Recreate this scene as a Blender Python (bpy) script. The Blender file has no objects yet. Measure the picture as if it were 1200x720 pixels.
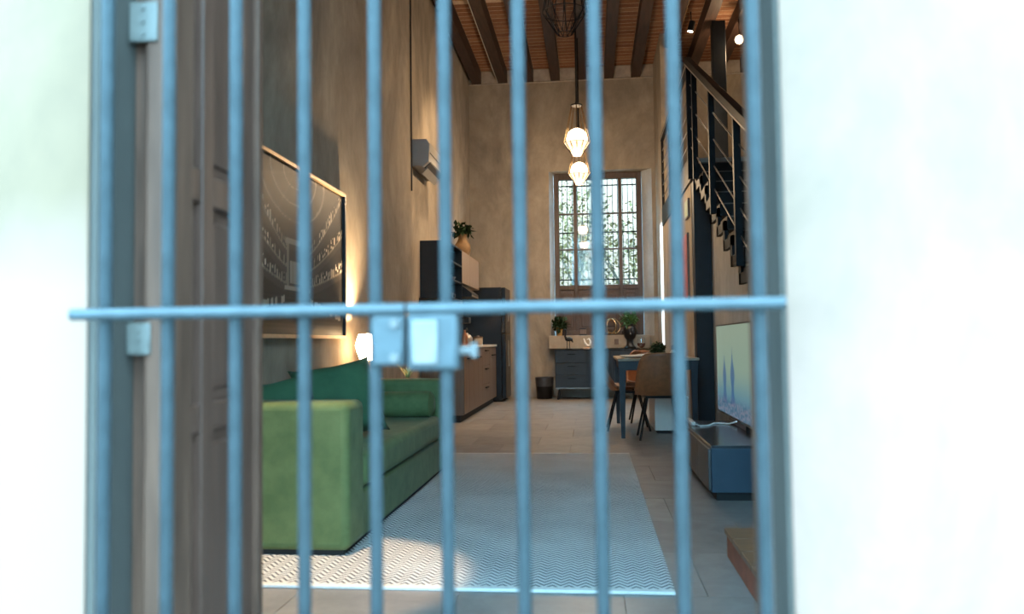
import bpy, bmesh, math, random
from mathutils import Vector, Matrix
random.seed(7)
PI = math.pi
S = bpy.context.scene
COL = S.collection

# ------------------------------------------------------------------ camera
EYE = 0.92
cd = bpy.data.cameras.new('camera'); cam = bpy.data.objects.new('camera', cd); COL.objects.link(cam)
cd.sensor_width = 36.0; cd.lens = 28.0; cd.clip_start = 0.02
psi, tilt, roll = math.atan(93/933.), math.atan(41.2/933.), -0.0126
cam.matrix_world = Matrix.Translation((0, 0, EYE)) @ (Matrix.Rotation(psi, 4, 'Z') @ Matrix.Rotation(PI/2+tilt, 4, 'X') @ Matrix.Rotation(roll, 4, 'Z'))
cd.dof.use_dof = True; cd.dof.focus_distance = 7.5; cd.dof.aperture_fstop = 2.8
S.camera = cam

# ------------------------------------------------------------------ sky, exposure
w = bpy.data.worlds.new('sky'); S.world = w; w.use_nodes = True
bg = w.node_tree.nodes['Background']
bg.inputs[0].default_value = (0.32, 0.705, 1.0, 1); bg.inputs[1].default_value = 23.0
S.view_settings.view_transform = 'Standard'; S.view_settings.look = 'None'
S.view_settings.exposure = 0.0; S.view_settings.gamma = 1.0; S.view_settings.use_curve_mapping = False
S.cycles.use_denoising = True
S.cycles.max_bounces = 10; S.cycles.diffuse_bounces = 6; S.cycles.sample_clamp_indirect = 6.0

WARM = (1.0, 0.70, 0.42)

# ------------------------------------------------------------------ materials
MATS = {}
def nodes_of(name):
    m = bpy.data.materials.new(name); m.use_nodes = True
    nt = m.node_tree; b = nt.nodes['Principled BSDF']
    MATS[name] = m
    return m, nt, b
def N(nt, kind, **kw):
    n = nt.nodes.new(kind)
    for k, v in kw.items():
        if k.startswith('i_'): n.inputs[k[2:].replace('_', ' ')].default_value = v
        else: setattr(n, k, v)
    return n
def c4(c): return (c[0], c[1], c[2], 1)
def plain(name, col, rough=0.5, metal=0.0, spec=0.5, var=0.12, scale=18.0, bump=0.0, coat=0.0, sheen=0.0, stretch=None, alt=None):
    """colour with a little procedural mottling and fine relief"""
    m, nt, b = nodes_of(name)
    tc = N(nt, 'ShaderNodeTexCoord'); mp = N(nt, 'ShaderNodeMapping')
    nt.links.new(tc.outputs['Object'], mp.inputs[0])
    if stretch: mp.inputs['Scale'].default_value = stretch
    no = N(nt, 'ShaderNodeTexNoise', i_Scale=scale, i_Detail=5.0, i_Roughness=0.6)
    nt.links.new(mp.outputs[0], no.inputs['Vector'])
    cr = N(nt, 'ShaderNodeValToRGB')
    cr.color_ramp.elements[0].position = 0.3; cr.color_ramp.elements[1].position = 0.72
    if alt is None:
        cr.color_ramp.elements[0].color = c4([x*(1-var) for x in col]); cr.color_ramp.elements[1].color = c4([min(1, x*(1+var)) for x in col])
    else:
        cr.color_ramp.elements[0].color = c4(col); cr.color_ramp.elements[1].color = c4(alt)
    nt.links.new(no.outputs['Fac'], cr.inputs[0]); nt.links.new(cr.outputs[0], b.inputs['Base Color'])
    b.inputs['Roughness'].default_value = rough; b.inputs['Metallic'].default_value = metal
    b.inputs['Specular IOR Level'].default_value = spec
    if coat: b.inputs['Coat Weight'].default_value = coat
    if sheen: b.inputs['Sheen Weight'].default_value = sheen; b.inputs['Sheen Roughness'].default_value = 0.4
    if bump:
        bp = N(nt, 'ShaderNodeBump', i_Strength=bump, i_Distance=0.01)
        nt.links.new(no.outputs['Fac'], bp.inputs['Height']); nt.links.new(bp.outputs[0], b.inputs['Normal'])
    return m
def plaster(name, c1, c2, c3, s1=0.9, s2=5.0, bump=0.25):
    m, nt, b = nodes_of(name)
    tc = N(nt, 'ShaderNodeTexCoord'); mp = N(nt, 'ShaderNodeMapping'); mp.inputs['Scale'].default_value = (1, 1, 0.55)
    nt.links.new(tc.outputs['Object'], mp.inputs[0])
    n1 = N(nt, 'ShaderNodeTexNoise', i_Scale=s1, i_Detail=7.0, i_Roughness=0.62, i_Distortion=0.9)
    n2 = N(nt, 'ShaderNodeTexNoise', i_Scale=s2, i_Detail=8.0, i_Roughness=0.7, i_Distortion=0.4)
    for n in (n1, n2): nt.links.new(mp.outputs[0], n.inputs['Vector'])
    cr = N(nt, 'ShaderNodeValToRGB'); e = cr.color_ramp.elements
    e[0].position = 0.32; e[0].color = c4(c1); e[1].position = 0.68; e[1].color = c4(c3)
    x = e.new(0.5); x.color = c4(c2)
    nt.links.new(n1.outputs['Fac'], cr.inputs[0])
    mx = N(nt, 'ShaderNodeMix', data_type='RGBA', blend_type='OVERLAY'); mx.inputs['Factor'].default_value = 0.45
    nt.links.new(cr.outputs[0], mx.inputs['A']); nt.links.new(n2.outputs['Fac'], mx.inputs['B'])
    nt.links.new(mx.outputs['Result'], b.inputs['Base Color'])
    bp = N(nt, 'ShaderNodeBump', i_Strength=bump, i_Distance=0.02)
    nt.links.new(n2.outputs['Fac'], bp.inputs['Height']); nt.links.new(bp.outputs[0], b.inputs['Normal'])
    b.inputs['Roughness'].default_value = 0.85
    return m
def per_piece(name, cols, rough=0.6, noise=6.0, amt=0.35, bump=0.15):
    """each piece takes its own shade; noise on top"""
    m, nt, b = nodes_of(name)
    oi = N(nt, 'ShaderNodeObjectInfo'); cr = N(nt, 'ShaderNodeValToRGB'); e = cr.color_ramp.elements
    e[0].color = c4(cols[0]); e[1].color = c4(cols[-1])
    for k, c in enumerate(cols[1:-1]): x = e.new((k+1)/(len(cols)-1)); x.color = c4(c)
    nt.links.new(oi.outputs['Random'], cr.inputs[0])
    ge = N(nt, 'ShaderNodeNewGeometry')
    no = N(nt, 'ShaderNodeTexNoise', i_Scale=noise, i_Detail=7.0, i_Roughness=0.65, i_Distortion=0.5)
    nt.links.new(ge.outputs['Position'], no.inputs['Vector'])
    mx = N(nt, 'ShaderNodeMix', data_type='RGBA', blend_type='OVERLAY'); mx.inputs['Factor'].default_value = amt
    nt.links.new(cr.outputs[0], mx.inputs['A']); nt.links.new(no.outputs['Fac'], mx.inputs['B'])
    nt.links.new(mx.outputs['Result'], b.inputs['Base Color'])
    bp = N(nt, 'ShaderNodeBump', i_Strength=bump, i_Distance=0.01)
    nt.links.new(no.outputs['Fac'], bp.inputs['Height']); nt.links.new(bp.outputs[0], b.inputs['Normal'])
    b.inputs['Roughness'].default_value = rough
    return m
def glow(name, col, strength):
    m, nt, b = nodes_of(name)
    b.inputs['Base Color'].default_value = c4(col); b.inputs['Emission Color'].default_value = c4(col)
    b.inputs['Emission Strength'].default_value = strength
    return m
def clear(name, tint=(0.93, 0.96, 0.95), gloss=0.08):
    m = bpy.data.materials.new(name); m.use_nodes = True; MATS[name] = m
    nt = m.node_tree; nt.nodes.clear()
    o = N(nt, 'ShaderNodeOutputMaterial'); t = N(nt, 'ShaderNodeBsdfTransparent'); g = N(nt, 'ShaderNodeBsdfGlossy'); mx = N(nt, 'ShaderNodeMixShader')
    t.inputs[0].default_value = c4(tint); g.inputs['Roughness'].default_value = 0.03; mx.inputs[0].default_value = gloss
    nt.links.new(t.outputs[0], mx.inputs[1]); nt.links.new(g.outputs[0], mx.inputs[2]); nt.links.new(mx.outputs[0], o.inputs[0])
    return m
def frosted(name, col):
    m = bpy.data.materials.new(name); m.use_nodes = True; MATS[name] = m
    nt = m.node_tree; nt.nodes.clear()
    o = N(nt, 'ShaderNodeOutputMaterial'); t = N(nt, 'ShaderNodeBsdfTranslucent'); g = N(nt, 'ShaderNodeBsdfDiffuse'); mx = N(nt, 'ShaderNodeMixShader')
    t.inputs[0].default_value = c4(col); g.inputs[0].default_value = c4(col); mx.inputs[0].default_value = 0.35
    nt.links.new(t.outputs[0], mx.inputs[1]); nt.links.new(g.outputs[0], mx.inputs[2]); nt.links.new(mx.outputs[0], o.inputs[0])
    return m
def printed(name, emit=0.0, rough=0.25):
    m, nt, b = nodes_of(name)
    a = N(nt, 'ShaderNodeVertexColor', layer_name='print')
    if emit:
        nt.links.new(a.outputs[0], b.inputs['Emission Color']); b.inputs['Emission Strength'].default_value = emit
        b.inputs['Base Color'].default_value = (0.01, 0.01, 0.012, 1)
    else:
        nt.links.new(a.outputs[0], b.inputs['Base Color'])
    b.inputs['Roughness'].default_value = rough; b.inputs['Specular IOR Level'].default_value = 0.12
    return m

plaster('plaster', (0.175, 0.148, 0.118), (0.295, 0.248, 0.192), (0.42, 0.35, 0.262))
plaster('pale_plaster', (0.34, 0.35, 0.35), (0.40, 0.41, 0.405), (0.45, 0.455, 0.44))
plaster('street_paint', (0.145, 0.078, 0.047), (0.205, 0.102, 0.070), (0.28, 0.150, 0.105), s1=1.3, s2=4.0, bump=0.12)
plaster('reveal_shade', (0.045, 0.033, 0.024), (0.055, 0.04, 0.03), (0.068, 0.05, 0.038))
plain('concrete', (0.42, 0.36, 0.30), 0.8, var=0.2, scale=9, bump=0.2)
plain('paving', (0.16, 0.155, 0.145), 0.85, var=0.25, scale=3, bump=0.2)
per_piece('slate', [(0.20, 0.186, 0.174), (0.245, 0.228, 0.212), (0.22, 0.205, 0.193), (0.27, 0.248, 0.228)], rough=0.42, noise=5.0, amt=0.55)
plain('grout', (0.17, 0.16, 0.15), 0.9, var=0.2, scale=30)
per_piece('brick', [(0.20, 0.080, 0.037), (0.26, 0.115, 0.055), (0.22, 0.09, 0.04), (0.31, 0.155, 0.08)], rough=0.85, noise=14, amt=0.5)
plain('mortar', (0.55, 0.40, 0.28), 0.9, var=0.2, scale=40)
m = plain('brick_field', (0.34, 0.135, 0.06), 0.9)
nt = m.node_tree; bt = N(nt, 'ShaderNodeTexBrick', i_Scale=1.0); bt.offset = 0
bt.inputs['Color1'].default_value = (0.33, 0.13, 0.055, 1); bt.inputs['Color2'].default_value = (0.42, 0.19, 0.09, 1); bt.inputs['Mortar'].default_value = (0.40, 0.30, 0.22, 1)
bt.inputs['Brick Width'].default_value = 0.44; bt.inputs['Row Height'].default_value = 0.135; bt.inputs['Mortar Size'].default_value = 0.006
tc = N(nt, 'ShaderNodeTexCoord'); nt.links.new(tc.outputs['Object'], bt.inputs['Vector']); nt.links.new(bt.outputs[0], nt.nodes['Principled BSDF'].inputs['Base Color'])
plain('beam_wood', (0.036, 0.017, 0.011), 0.6, var=0.5, scale=6, bump=0.3, stretch=(6, 0.5, 6))
plain('door_wood', (0.098, 0.043, 0.028), 0.5, spec=0.25, var=0.25, scale=7, bump=0.12, stretch=(5, 5, 0.5))
plain('frame_wood', (0.100, 0.044, 0.027), 0.55, spec=0.2, var=0.35, scale=7, bump=0.2, stretch=(5, 5, 0.5))
plain('window_wood', (0.070, 0.042, 0.028), 0.5, var=0.3, scale=8, bump=0.15, stretch=(4, 4, 0.5))
plain('walnut', (0.15, 0.10, 0.07), 0.4, var=0.25, scale=5, bump=0.05, stretch=(8, 8, 0.7))
plain('taupe_wood', (0.27, 0.20, 0.15), 0.45, var=0.15, scale=5, bump=0.05, stretch=(8, 8, 0.7))
plain('step_wood', (0.16, 0.075, 0.035), 0.35, var=0.35, scale=6, bump=0.1, stretch=(0.7, 8, 8))
plain('terracotta', (0.30, 0.085, 0.045), 0.7, var=0.25, scale=12, bump=0.2)
plain('gate_blue', (0.042, 0.048, 0.050), 0.30, spec=0.22, var=0.18, scale=30, bump=0.1)
plain('lock_plate', (0.115, 0.095, 0.085), 0.4, var=0.2, scale=25)
plain('hinge_paint', (0.10, 0.085, 0.07), 0.45, var=0.2, scale=25)
plain('zinc', (0.08, 0.07, 0.065), 0.4, spec=0.2, var=0.2, scale=40)
plain('black_steel', (0.008, 0.008, 0.009), 0.5, spec=0.12, var=0.2, scale=20)
plain('blue_black', (0.011, 0.014, 0.018), 0.5, spec=0.25, var=0.2, scale=10)
plain('black_lacquer', (0.007, 0.007, 0.008), 0.3, spec=0.3, var=0.2, scale=10)
plain('tread_black', (0.012, 0.011, 0.011), 0.6, spec=0.2, var=0.2, scale=10)
plain('steel_line', (0.34, 0.31, 0.28), 0.4, metal=0.6, var=0.1)
plain('rail_rod', (0.10, 0.085, 0.07), 0.45, metal=0.3, var=0.1)
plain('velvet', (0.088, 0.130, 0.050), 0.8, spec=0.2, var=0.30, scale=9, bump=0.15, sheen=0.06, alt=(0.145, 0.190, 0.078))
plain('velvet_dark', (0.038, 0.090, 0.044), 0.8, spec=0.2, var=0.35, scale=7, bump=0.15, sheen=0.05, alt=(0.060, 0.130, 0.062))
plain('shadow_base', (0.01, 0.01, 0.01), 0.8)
plain('leather', (0.215, 0.083, 0.034), 0.42, var=0.2, scale=25, bump=0.08)
plain('slate_blue', (0.017, 0.023, 0.031), 0.45, spec=0.3, var=0.15, scale=8)
plain('console_blue', (0.035, 0.055, 0.080), 0.35, var=0.12, scale=6)
plain('console_grey', (0.06, 0.056, 0.055), 0.45, var=0.12, scale=6)
plain('console_top', (0.045, 0.047, 0.052), 0.18, var=0.3, scale=4)
plain('white_laminate', (0.62, 0.58, 0.52), 0.35, var=0.05, scale=10)
plain('ceramic_white', (0.75, 0.73, 0.70), 0.25, var=0.05)
plain('linen', (0.70, 0.67, 0.62), 0.9, var=0.08, scale=40, bump=0.2)
plain('stone_beige', (0.33, 0.275, 0.21), 0.7, var=0.12, scale=12, bump=0.1)
plain('ochre_pot', (0.48, 0.27, 0.08), 0.6, var=0.2, scale=15, bump=0.1)
plain('tan_vase', (0.21, 0.12, 0.048), 0.65, var=0.2, scale=20, bump=0.2)
plain('gold', (0.60, 0.42, 0.24), 0.25, metal=0.9, var=0.1)
plain('leaf_dark', (0.012, 0.030, 0.013), 0.6, spec=0.2, scale=20, alt=(0.026, 0.058, 0.022))
plain('leaf_mid', (0.05, 0.13, 0.035), 0.5, var=0.3, scale=20, alt=(0.11, 0.21, 0.06))
plain('leaf_pale', (0.30, 0.34, 0.12), 0.5, var=0.3, scale=12, alt=(0.40, 0.40, 0.20))
plain('leaf_out', (0.075, 0.055, 0.018), 0.6, spec=0.1, scale=3, alt=(0.32, 0.20, 0.085))
plain('bark', (0.14, 0.10, 0.07), 0.9, var=0.3, scale=12, bump=0.4)
plain('pale_wall_out', (0.42, 0.215, 0.145), 0.9, var=0.3, scale=2.2, bump=0.2)
plain('ac_white', (0.36, 0.345, 0.32), 0.4, var=0.04)
plain('ac_dark', (0.06, 0.06, 0.06), 0.5)
plain('frame_gold', (0.50, 0.36, 0.22), 0.4, metal=0.5, var=0.15)
plain('wine', (0.06, 0.004, 0.008), 0.1)
plain('soil', (0.03, 0.02, 0.015), 0.95)
plain('bag_plastic', (0.05, 0.05, 0.055), 0.35, var=0.3, scale=14, bump=0.4)
plain('screen_rim', (0.015, 0.015, 0.017), 0.3)
plain('red_print', (0.45, 0.10, 0.07), 0.6, var=0.25, scale=6)
plain('green_print', (0.36, 0.46, 0.34), 0.6, var=0.25, scale=8)
plain('copper', (0.45, 0.20, 0.10), 0.3, metal=0.8)
glow('bulb', (1.0, 0.80, 0.55), 7.0)
glow('lantern_lit', (1.0, 0.80, 0.58), 0.50); glow('spot_lens', (1.0, 0.86, 0.66), 30.0)
glow('lamp_paper', (1.0, 0.80, 0.55), 3.2)
clear('glass', gloss=0.010); clear('thin_glass', (0.97, 0.97, 0.97), 0.12)
frosted('frosted_glass', (0.85, 0.88, 0.9)); frosted('lantern_glass', (0.9, 0.86, 0.8))
printed('theatre_print', 0, 0.4); printed('screen_print', 0.55, 0.3)
# woven rug: chevron of pale and slate yarn
m, nt, b = nodes_of('chevron_weave')
tc = N(nt, 'ShaderNodeTexCoord'); sp = N(nt, 'ShaderNodeSeparateXYZ'); nt.links.new(tc.outputs['Object'], sp.inputs[0])
def mth(op, a, bval=None, cval=None):
    n = N(nt, 'ShaderNodeMath', operation=op)
    for k, v in enumerate((a, bval, cval)):
        if v is None: continue
        if isinstance(v, (int, float)): n.inputs[k].default_value = v
        else: nt.links.new(v, n.inputs[k])
    return n.outputs[0]
zig = mth('MULTIPLY', mth('PINGPONG', sp.outputs['X'], 0.031), 1.25)
ph = mth('MULTIPLY', mth('ADD', sp.outputs['Y'], zig), 2*PI/0.036)
sw = mth('SINE', ph)
no = N(nt, 'ShaderNodeTexNoise', i_Scale=2.2, i_Detail=4.0); nt.links.new(tc.outputs['Object'], no.inputs['Vector'])
sw2 = mth('ADD', sw, mth('MULTIPLY', mth('SUBTRACT', no.outputs['Fac'], 0.5), 1.6))
cr = N(nt, 'ShaderNodeValToRGB'); e = cr.color_ramp.elements
e[0].position = 0.22; e[0].color = (0.11, 0.115, 0.125, 1); e[1].position = 0.46; e[1].color = (0.70, 0.69, 0.66, 1)
nt.links.new(mth('MULTIPLY_ADD', sw2, 0.5, 0.5), cr.inputs[0]); nt.links.new(cr.outputs[0], b.inputs['Base Color'])
bp = N(nt, 'ShaderNodeBump', i_Strength=0.4, i_Distance=0.004); nt.links.new(sw, bp.inputs['Height']); nt.links.new(bp.outputs[0], b.inputs['Normal'])
b.inputs['Roughness'].default_value = 0.95

# ------------------------------------------------------------------ mesh building
ORG = {}
class MB:
    def __init__(s): s.v = []; s.f = []
    def add(s, vs, fs):
        o = len(s.v); s.v += [tuple(x) for x in vs]; s.f += [tuple(i+o for i in f) for f in fs]; return s
    def box(s, x0, x1, y0, y1, z0, z1):
        return s.add([(x0,y0,z0),(x1,y0,z0),(x1,y1,z0),(x0,y1,z0),(x0,y0,z1),(x1,y0,z1),(x1,y1,z1),(x0,y1,z1)],
                     [(0,3,2,1),(4,5,6,7),(0,1,5,4),(1,2,6,5),(2,3,7,6),(3,0,4,7)])
    def bar(s, a, b, wx, wz=None, n=None, up=(0,0,1)):
        """straight bar from a to b: n sided round, or rectangular wx by wz"""
        a, b = Vector(a), Vector(b); d = (b-a).normalized(); u = Vector(up)
        if abs(d.dot(u)) > 0.99: u = Vector((0,1,0))
        r = d.cross(u).normalized(); u = r.cross(d).normalized()
        if n: ring = [(math.cos(2*PI*k/n)*wx, math.sin(2*PI*k/n)*wx) for k in range(n)]
        else:
            wz = wz or wx; ring = [(-wx/2,-wz/2),(wx/2,-wz/2),(wx/2,wz/2),(-wx/2,wz/2)]
        k = len(ring)
        vs = [a+r*p+u*q for p, q in ring] + [b+r*p+u*q for p, q in ring]
        fs = [(i, (i+1) % k, k+(i+1) % k, k+i) for i in range(k)] + [tuple(range(k-1, -1, -1)), tuple(range(k, 2*k))]
        return s.add(vs, fs)
    def tube(s, pts, r, n=8, closed=False):
        pts = [Vector(p) for p in pts]; rr = r if isinstance(r, (list, tuple)) else [r]*len(pts)
        rings = []; pu = None; L = len(pts)
        for i, p in enumerate(pts):
            if closed: d = (pts[(i+1) % L]-pts[i-1]).normalized()
            else: d = (pts[min(i+1, L-1)]-pts[max(i-1, 0)]).normalized()
            u = pu if pu is not None else (Vector((0,0,1)) if abs(d.z) < 0.9 else Vector((1,0,0)))
            rt = d.cross(u).normalized(); u = rt.cross(d).normalized(); pu = u
            rings.append([p+(rt*math.cos(2*PI*k/n)+u*math.sin(2*PI*k/n))*rr[i] for k in range(n)])
        vs = [v for g in rings for v in g]; fs = []
        for i in range(L if closed else L-1):
            a, b2 = i*n, ((i+1) % L)*n
            fs += [(a+k, a+(k+1) % n, b2+(k+1) % n, b2+k) for k in range(n)]
        if not closed: fs += [tuple(range(n-1, -1, -1)), tuple((L-1)*n+k for k in range(n))]
        return s.add(vs, fs)
    def lathe(s, c, prof, n=20, sx=1.0, sy=1.0):
        vs = []; fs = []; L = len(prof)
        for r, z in prof:
            for k in range(n): vs.append((c[0]+r*sx*math.cos(2*PI*k/n), c[1]+r*sy*math.sin(2*PI*k/n), c[2]+z))
        for i in range(L-1): fs += [(i*n+k, i*n+(k+1) % n, (i+1)*n+(k+1) % n, (i+1)*n+k) for k in range(n)]
        fs += [tuple(range(n-1, -1, -1)), tuple((L-1)*n+k for k in range(n))]
        return s.add(vs, fs)
    def prism(s, poly, axis, a, b):
        """polygon (2-D) pushed along an axis; for 'x' the polygon is (y,z), for 'y' (x,z), for 'z' (x,y)"""
        def P(p, t): return {'x': (t,p[0],p[1]), 'y': (p[0],t,p[1]), 'z': (p[0],p[1],t)}[axis]
        k = len(poly)
        return s.add([P(p, a) for p in poly]+[P(p, b) for p in poly],
                     [(i, (i+1) % k, k+(i+1) % k, k+i) for i in range(k)]+[tuple(range(k-1, -1, -1)), tuple(range(k, 2*k))])
    def grid(s, fn, nu, nv):
        vs = [fn(i/nu, j/nv) for j in range(nv+1) for i in range(nu+1)]
        return s.add(vs, [(j*(nu+1)+i, j*(nu+1)+i+1, (j+1)*(nu+1)+i+1, (j+1)*(nu+1)+i) for j in range(nv) for i in range(nu)])
    def pillow(s, M, w, h, t, n=20, p=0.55):
        """stuffed cushion: w by h, thickness t, transformed by M"""
        for sg in (1, -1):
            def fn(u, v):
                a, b2 = 2*u-1, 2*v-1
                k = max(0, (1-a**4)*(1-b2**4))**p
                e = 1-0.15*(1-abs(a)**2)*abs(b2)**4; g = 1-0.15*(1-abs(b2)**2)*abs(a)**4; k *= 1+0.07*math.sin(9*a+5*b2)*(a*a+b2*b2)*0.5
                return M @ Vector((a*w/2*g, sg*t/2*k, b2*h/2*e))
            s.grid(fn, n, n)
        return s
    def mesh(s, name, org):
        me = bpy.data.meshes.new(name); me.from_pydata([(x-org[0], y-org[1], z-org[2]) for x, y, z in s.v], [], s.f); me.update()
        bm = bmesh.new(); bm.from_mesh(me); bmesh.ops.remove_doubles(bm, verts=bm.verts, dist=1e-6); bmesh.ops.recalc_face_normals(bm, faces=bm.faces); bm.to_mesh(me); bm.free()
        return me
    def build(s, name, mat, parent=None, bevel=0, seg=2, smooth=False, sub=0, local=False):
        if parent is not None: org = (0, 0, 0) if local else ORG[parent.name]
        else:
            xs, ys, zs = zip(*s.v); org = ((min(xs)+max(xs))/2, (min(ys)+max(ys))/2, min(zs))
        me = s.mesh(name, org); me.materials.append(MATS[mat])
        o = bpy.data.objects.new(name, me); COL.objects.link(o)
        if parent is None: o.location = org
        else: o.parent = parent
        ORG[o.name] = org
        if bevel:
            b = o.modifiers.new('bevel', 'BEVEL'); b.width = bevel; b.segments = seg; b.limit_method = 'ANGLE'; b.angle_limit = 0.7
        if sub:
            b = o.modifiers.new('sub', 'SUBSURF'); b.levels = b.render_levels = sub
        if smooth or bevel or sub:
            for p in me.polygons: p.use_smooth = True
            if not sub:
                me.set_sharp_from_angle(angle=0.9)
        return o
def tag(o, label=None, cat=None, group=None, kind=None):
    if label: o['label'] = label
    if cat: o['category'] = cat
    if group: o['group'] = group
    if kind: o['kind'] = kind
    return o
def thing(name, loc, label=None, cat=None, group=None, kind=None, rz=0.0):
    o = bpy.data.objects.new(name, None); COL.objects.link(o); o.location = loc; o.rotation_euler = (0, 0, rz)
    o.empty_display_size = 0.05; ORG[o.name] = tuple(loc)
    return tag(o, label, cat, group, kind)
def inst(name, me, parent, loc, rot=(0,0,0), sc=(1,1,1)):
    o = bpy.data.objects.new(name, me); COL.objects.link(o); o.parent = parent
    g = ORG[parent.name]; o.location = (loc[0]-g[0], loc[1]-g[1], loc[2]-g[2]); o.rotation_euler = rot; o.scale = sc
    return o
def copy_tree(o, parent=None):
    c = o.copy(); COL.objects.link(c); c.parent = parent
    for ch in list(o.children): copy_tree(ch, c)
    return c
def light(name, kind, loc, power, col=WARM, parent=None, size=0.1, aim=None, angle=60, blend=0.5):
    l = bpy.data.lights.new(name, kind); l.energy = power; l.color = col
    o = bpy.data.objects.new(name, l); COL.objects.link(o)
    if kind == 'SPOT': l.spot_size = math.radians(angle); l.spot_blend = blend; l.shadow_soft_size = size
    if kind == 'POINT': l.shadow_soft_size = size
    if aim is not None: o.rotation_euler = (Vector(aim)-Vector(loc)).to_track_quat('-Z', 'Y').to_euler()
    if parent is not None:
        g = ORG[parent.name]; o.parent = parent; o.location = (loc[0]-g[0], loc[1]-g[1], loc[2]-g[2])
    else: o.location = loc
    return o
def struct(name, mb, mat, **kw): return tag(mb.build(name, mat, **kw), kind='structure')
def leaf_ball(c, r, n, size, rnd, squash=1.0, curl=0.3):
    """a crown of single leaves, each a folded blade"""
    mb = MB()
    for _ in range(n):
        d = Vector((rnd.gauss(0, 1), rnd.gauss(0, 1), rnd.gauss(0, 1))).normalized()
        p = Vector(c)+Vector((d.x*r, d.y*r, d.z*r*squash))*(rnd.random()**0.4)
        a = Vector((rnd.gauss(0, 1), rnd.gauss(0, 1), rnd.gauss(0, 1)-0.2)).normalized(); q = a.cross(Vector((0.3, 0.2, 1))).normalized(); nn = a.cross(q)
        L = size*rnd.uniform(0.6, 1.3); W = L*0.32
        mb.add([p, p+a*L*0.5+q*W+nn*L*curl*0.2, p+a*L, p+a*L*0.5-q*W+nn*L*curl*0.2], [(0, 1, 2), (0, 2, 3)])
    return mb
def blade_tuft(c, h, n, spread, wid, rnd, bend=0.5):
    mb = MB()
    for k in range(n):
        an = 2*PI*k/n+rnd.uniform(-.3, .3); L = h*rnd.uniform(0.7, 1.1); sp_ = spread*rnd.uniform(0.5, 1.1)
        dx, dy = math.cos(an), math.sin(an); vs = []; fs = []; q = (-dy, dx)
        for i in range(6):
            t = i/5; x = sp_*t**1.4; z = L*(t-bend*t*t*0.5); wd = wid*(1-t)**0.6*(0.5+t) if i < 5 else 0.001
            for sg in (-1, 0, 1): vs.append((c[0]+dx*x+q[0]*wd*sg, c[1]+dy*x+q[1]*wd*sg, c[2]+z+(0.3*wd if sg else 0)))
        for i in range(5):
            for j in range(2): fs.append((i*3+j, i*3+j+1, (i+1)*3+j+1, (i+1)*3+j))
        mb.add(vs, fs)
    return mb

# ================================================================== THE BUILDING
YF, YB = 1.16, 13.15          # inner faces of street wall and back wall
XL, XK = -1.90, -2.00         # sofa wall and (set back) kitchen wall
XR = 1.08                     # line of the mezzanine edge
CZ = 5.50                     # underside of the brick ceiling
OL, OR, OT = -0.690, 0.245, 4.4   # door opening in the street wall

struct('ground', MB().box(-30, 30, -30, 45, -0.32, -0.12), 'paving')
# floor slab with single slate tiles on it
floor = struct('floor', MB().box(XK, 2.6, 1.03, YB+0.3, -0.12, -0.012), 'grout')
tm = MB().box(-0.2985, 0.2985, -0.2985, 0.2985, -0.012, 0.0).mesh('tile', (0, 0, 0)); tm.materials.append(MATS['slate'])
r0 = random.Random(3)
ny = int((YB-1.03)/0.6)+1
for j in range(ny):
    for i in range(6):
        x = XK+0.3+0.6*i - (0.3 if j % 2 else 0) ; y = YB-0.3-0.6*j
        x0, x1 = max(x-0.3, XK), min(x+0.3, 1.38)
        if x1-x0 < 0.05 or y < 1.0: continue
        inst('tile', tm, floor, ((x0+x1)/2, y, r0.uniform(-0.0012, 0.0)), sc=((x1-x0)/0.6, 1, 1))

# street wall with the tall door opening
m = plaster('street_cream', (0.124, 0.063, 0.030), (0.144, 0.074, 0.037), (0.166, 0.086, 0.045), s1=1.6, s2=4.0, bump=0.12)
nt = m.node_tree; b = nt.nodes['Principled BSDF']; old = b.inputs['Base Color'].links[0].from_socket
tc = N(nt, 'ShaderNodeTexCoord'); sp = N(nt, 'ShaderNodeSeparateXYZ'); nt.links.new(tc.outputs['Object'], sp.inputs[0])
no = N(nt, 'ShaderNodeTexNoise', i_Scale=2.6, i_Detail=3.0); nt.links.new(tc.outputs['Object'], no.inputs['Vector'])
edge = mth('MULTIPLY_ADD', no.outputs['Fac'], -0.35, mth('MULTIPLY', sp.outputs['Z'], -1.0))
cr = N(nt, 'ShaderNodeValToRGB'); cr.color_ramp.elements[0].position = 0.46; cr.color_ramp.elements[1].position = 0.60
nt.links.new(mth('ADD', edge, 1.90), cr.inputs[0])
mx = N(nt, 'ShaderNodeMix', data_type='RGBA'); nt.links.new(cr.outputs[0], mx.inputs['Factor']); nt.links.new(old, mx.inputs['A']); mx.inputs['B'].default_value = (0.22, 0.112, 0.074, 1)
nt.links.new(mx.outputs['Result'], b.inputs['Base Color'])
struct('wall_front_pier', MB().box(-7, OL, 1.03, YF, -0.12, 6.3), 'street_cream')
struct('wall_front', MB().box(OR, 7, 1.03, YF, -0.12, 6.3).box(OL, OR, 1.03, YF, OT, 6.3), 'street_paint')
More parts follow.
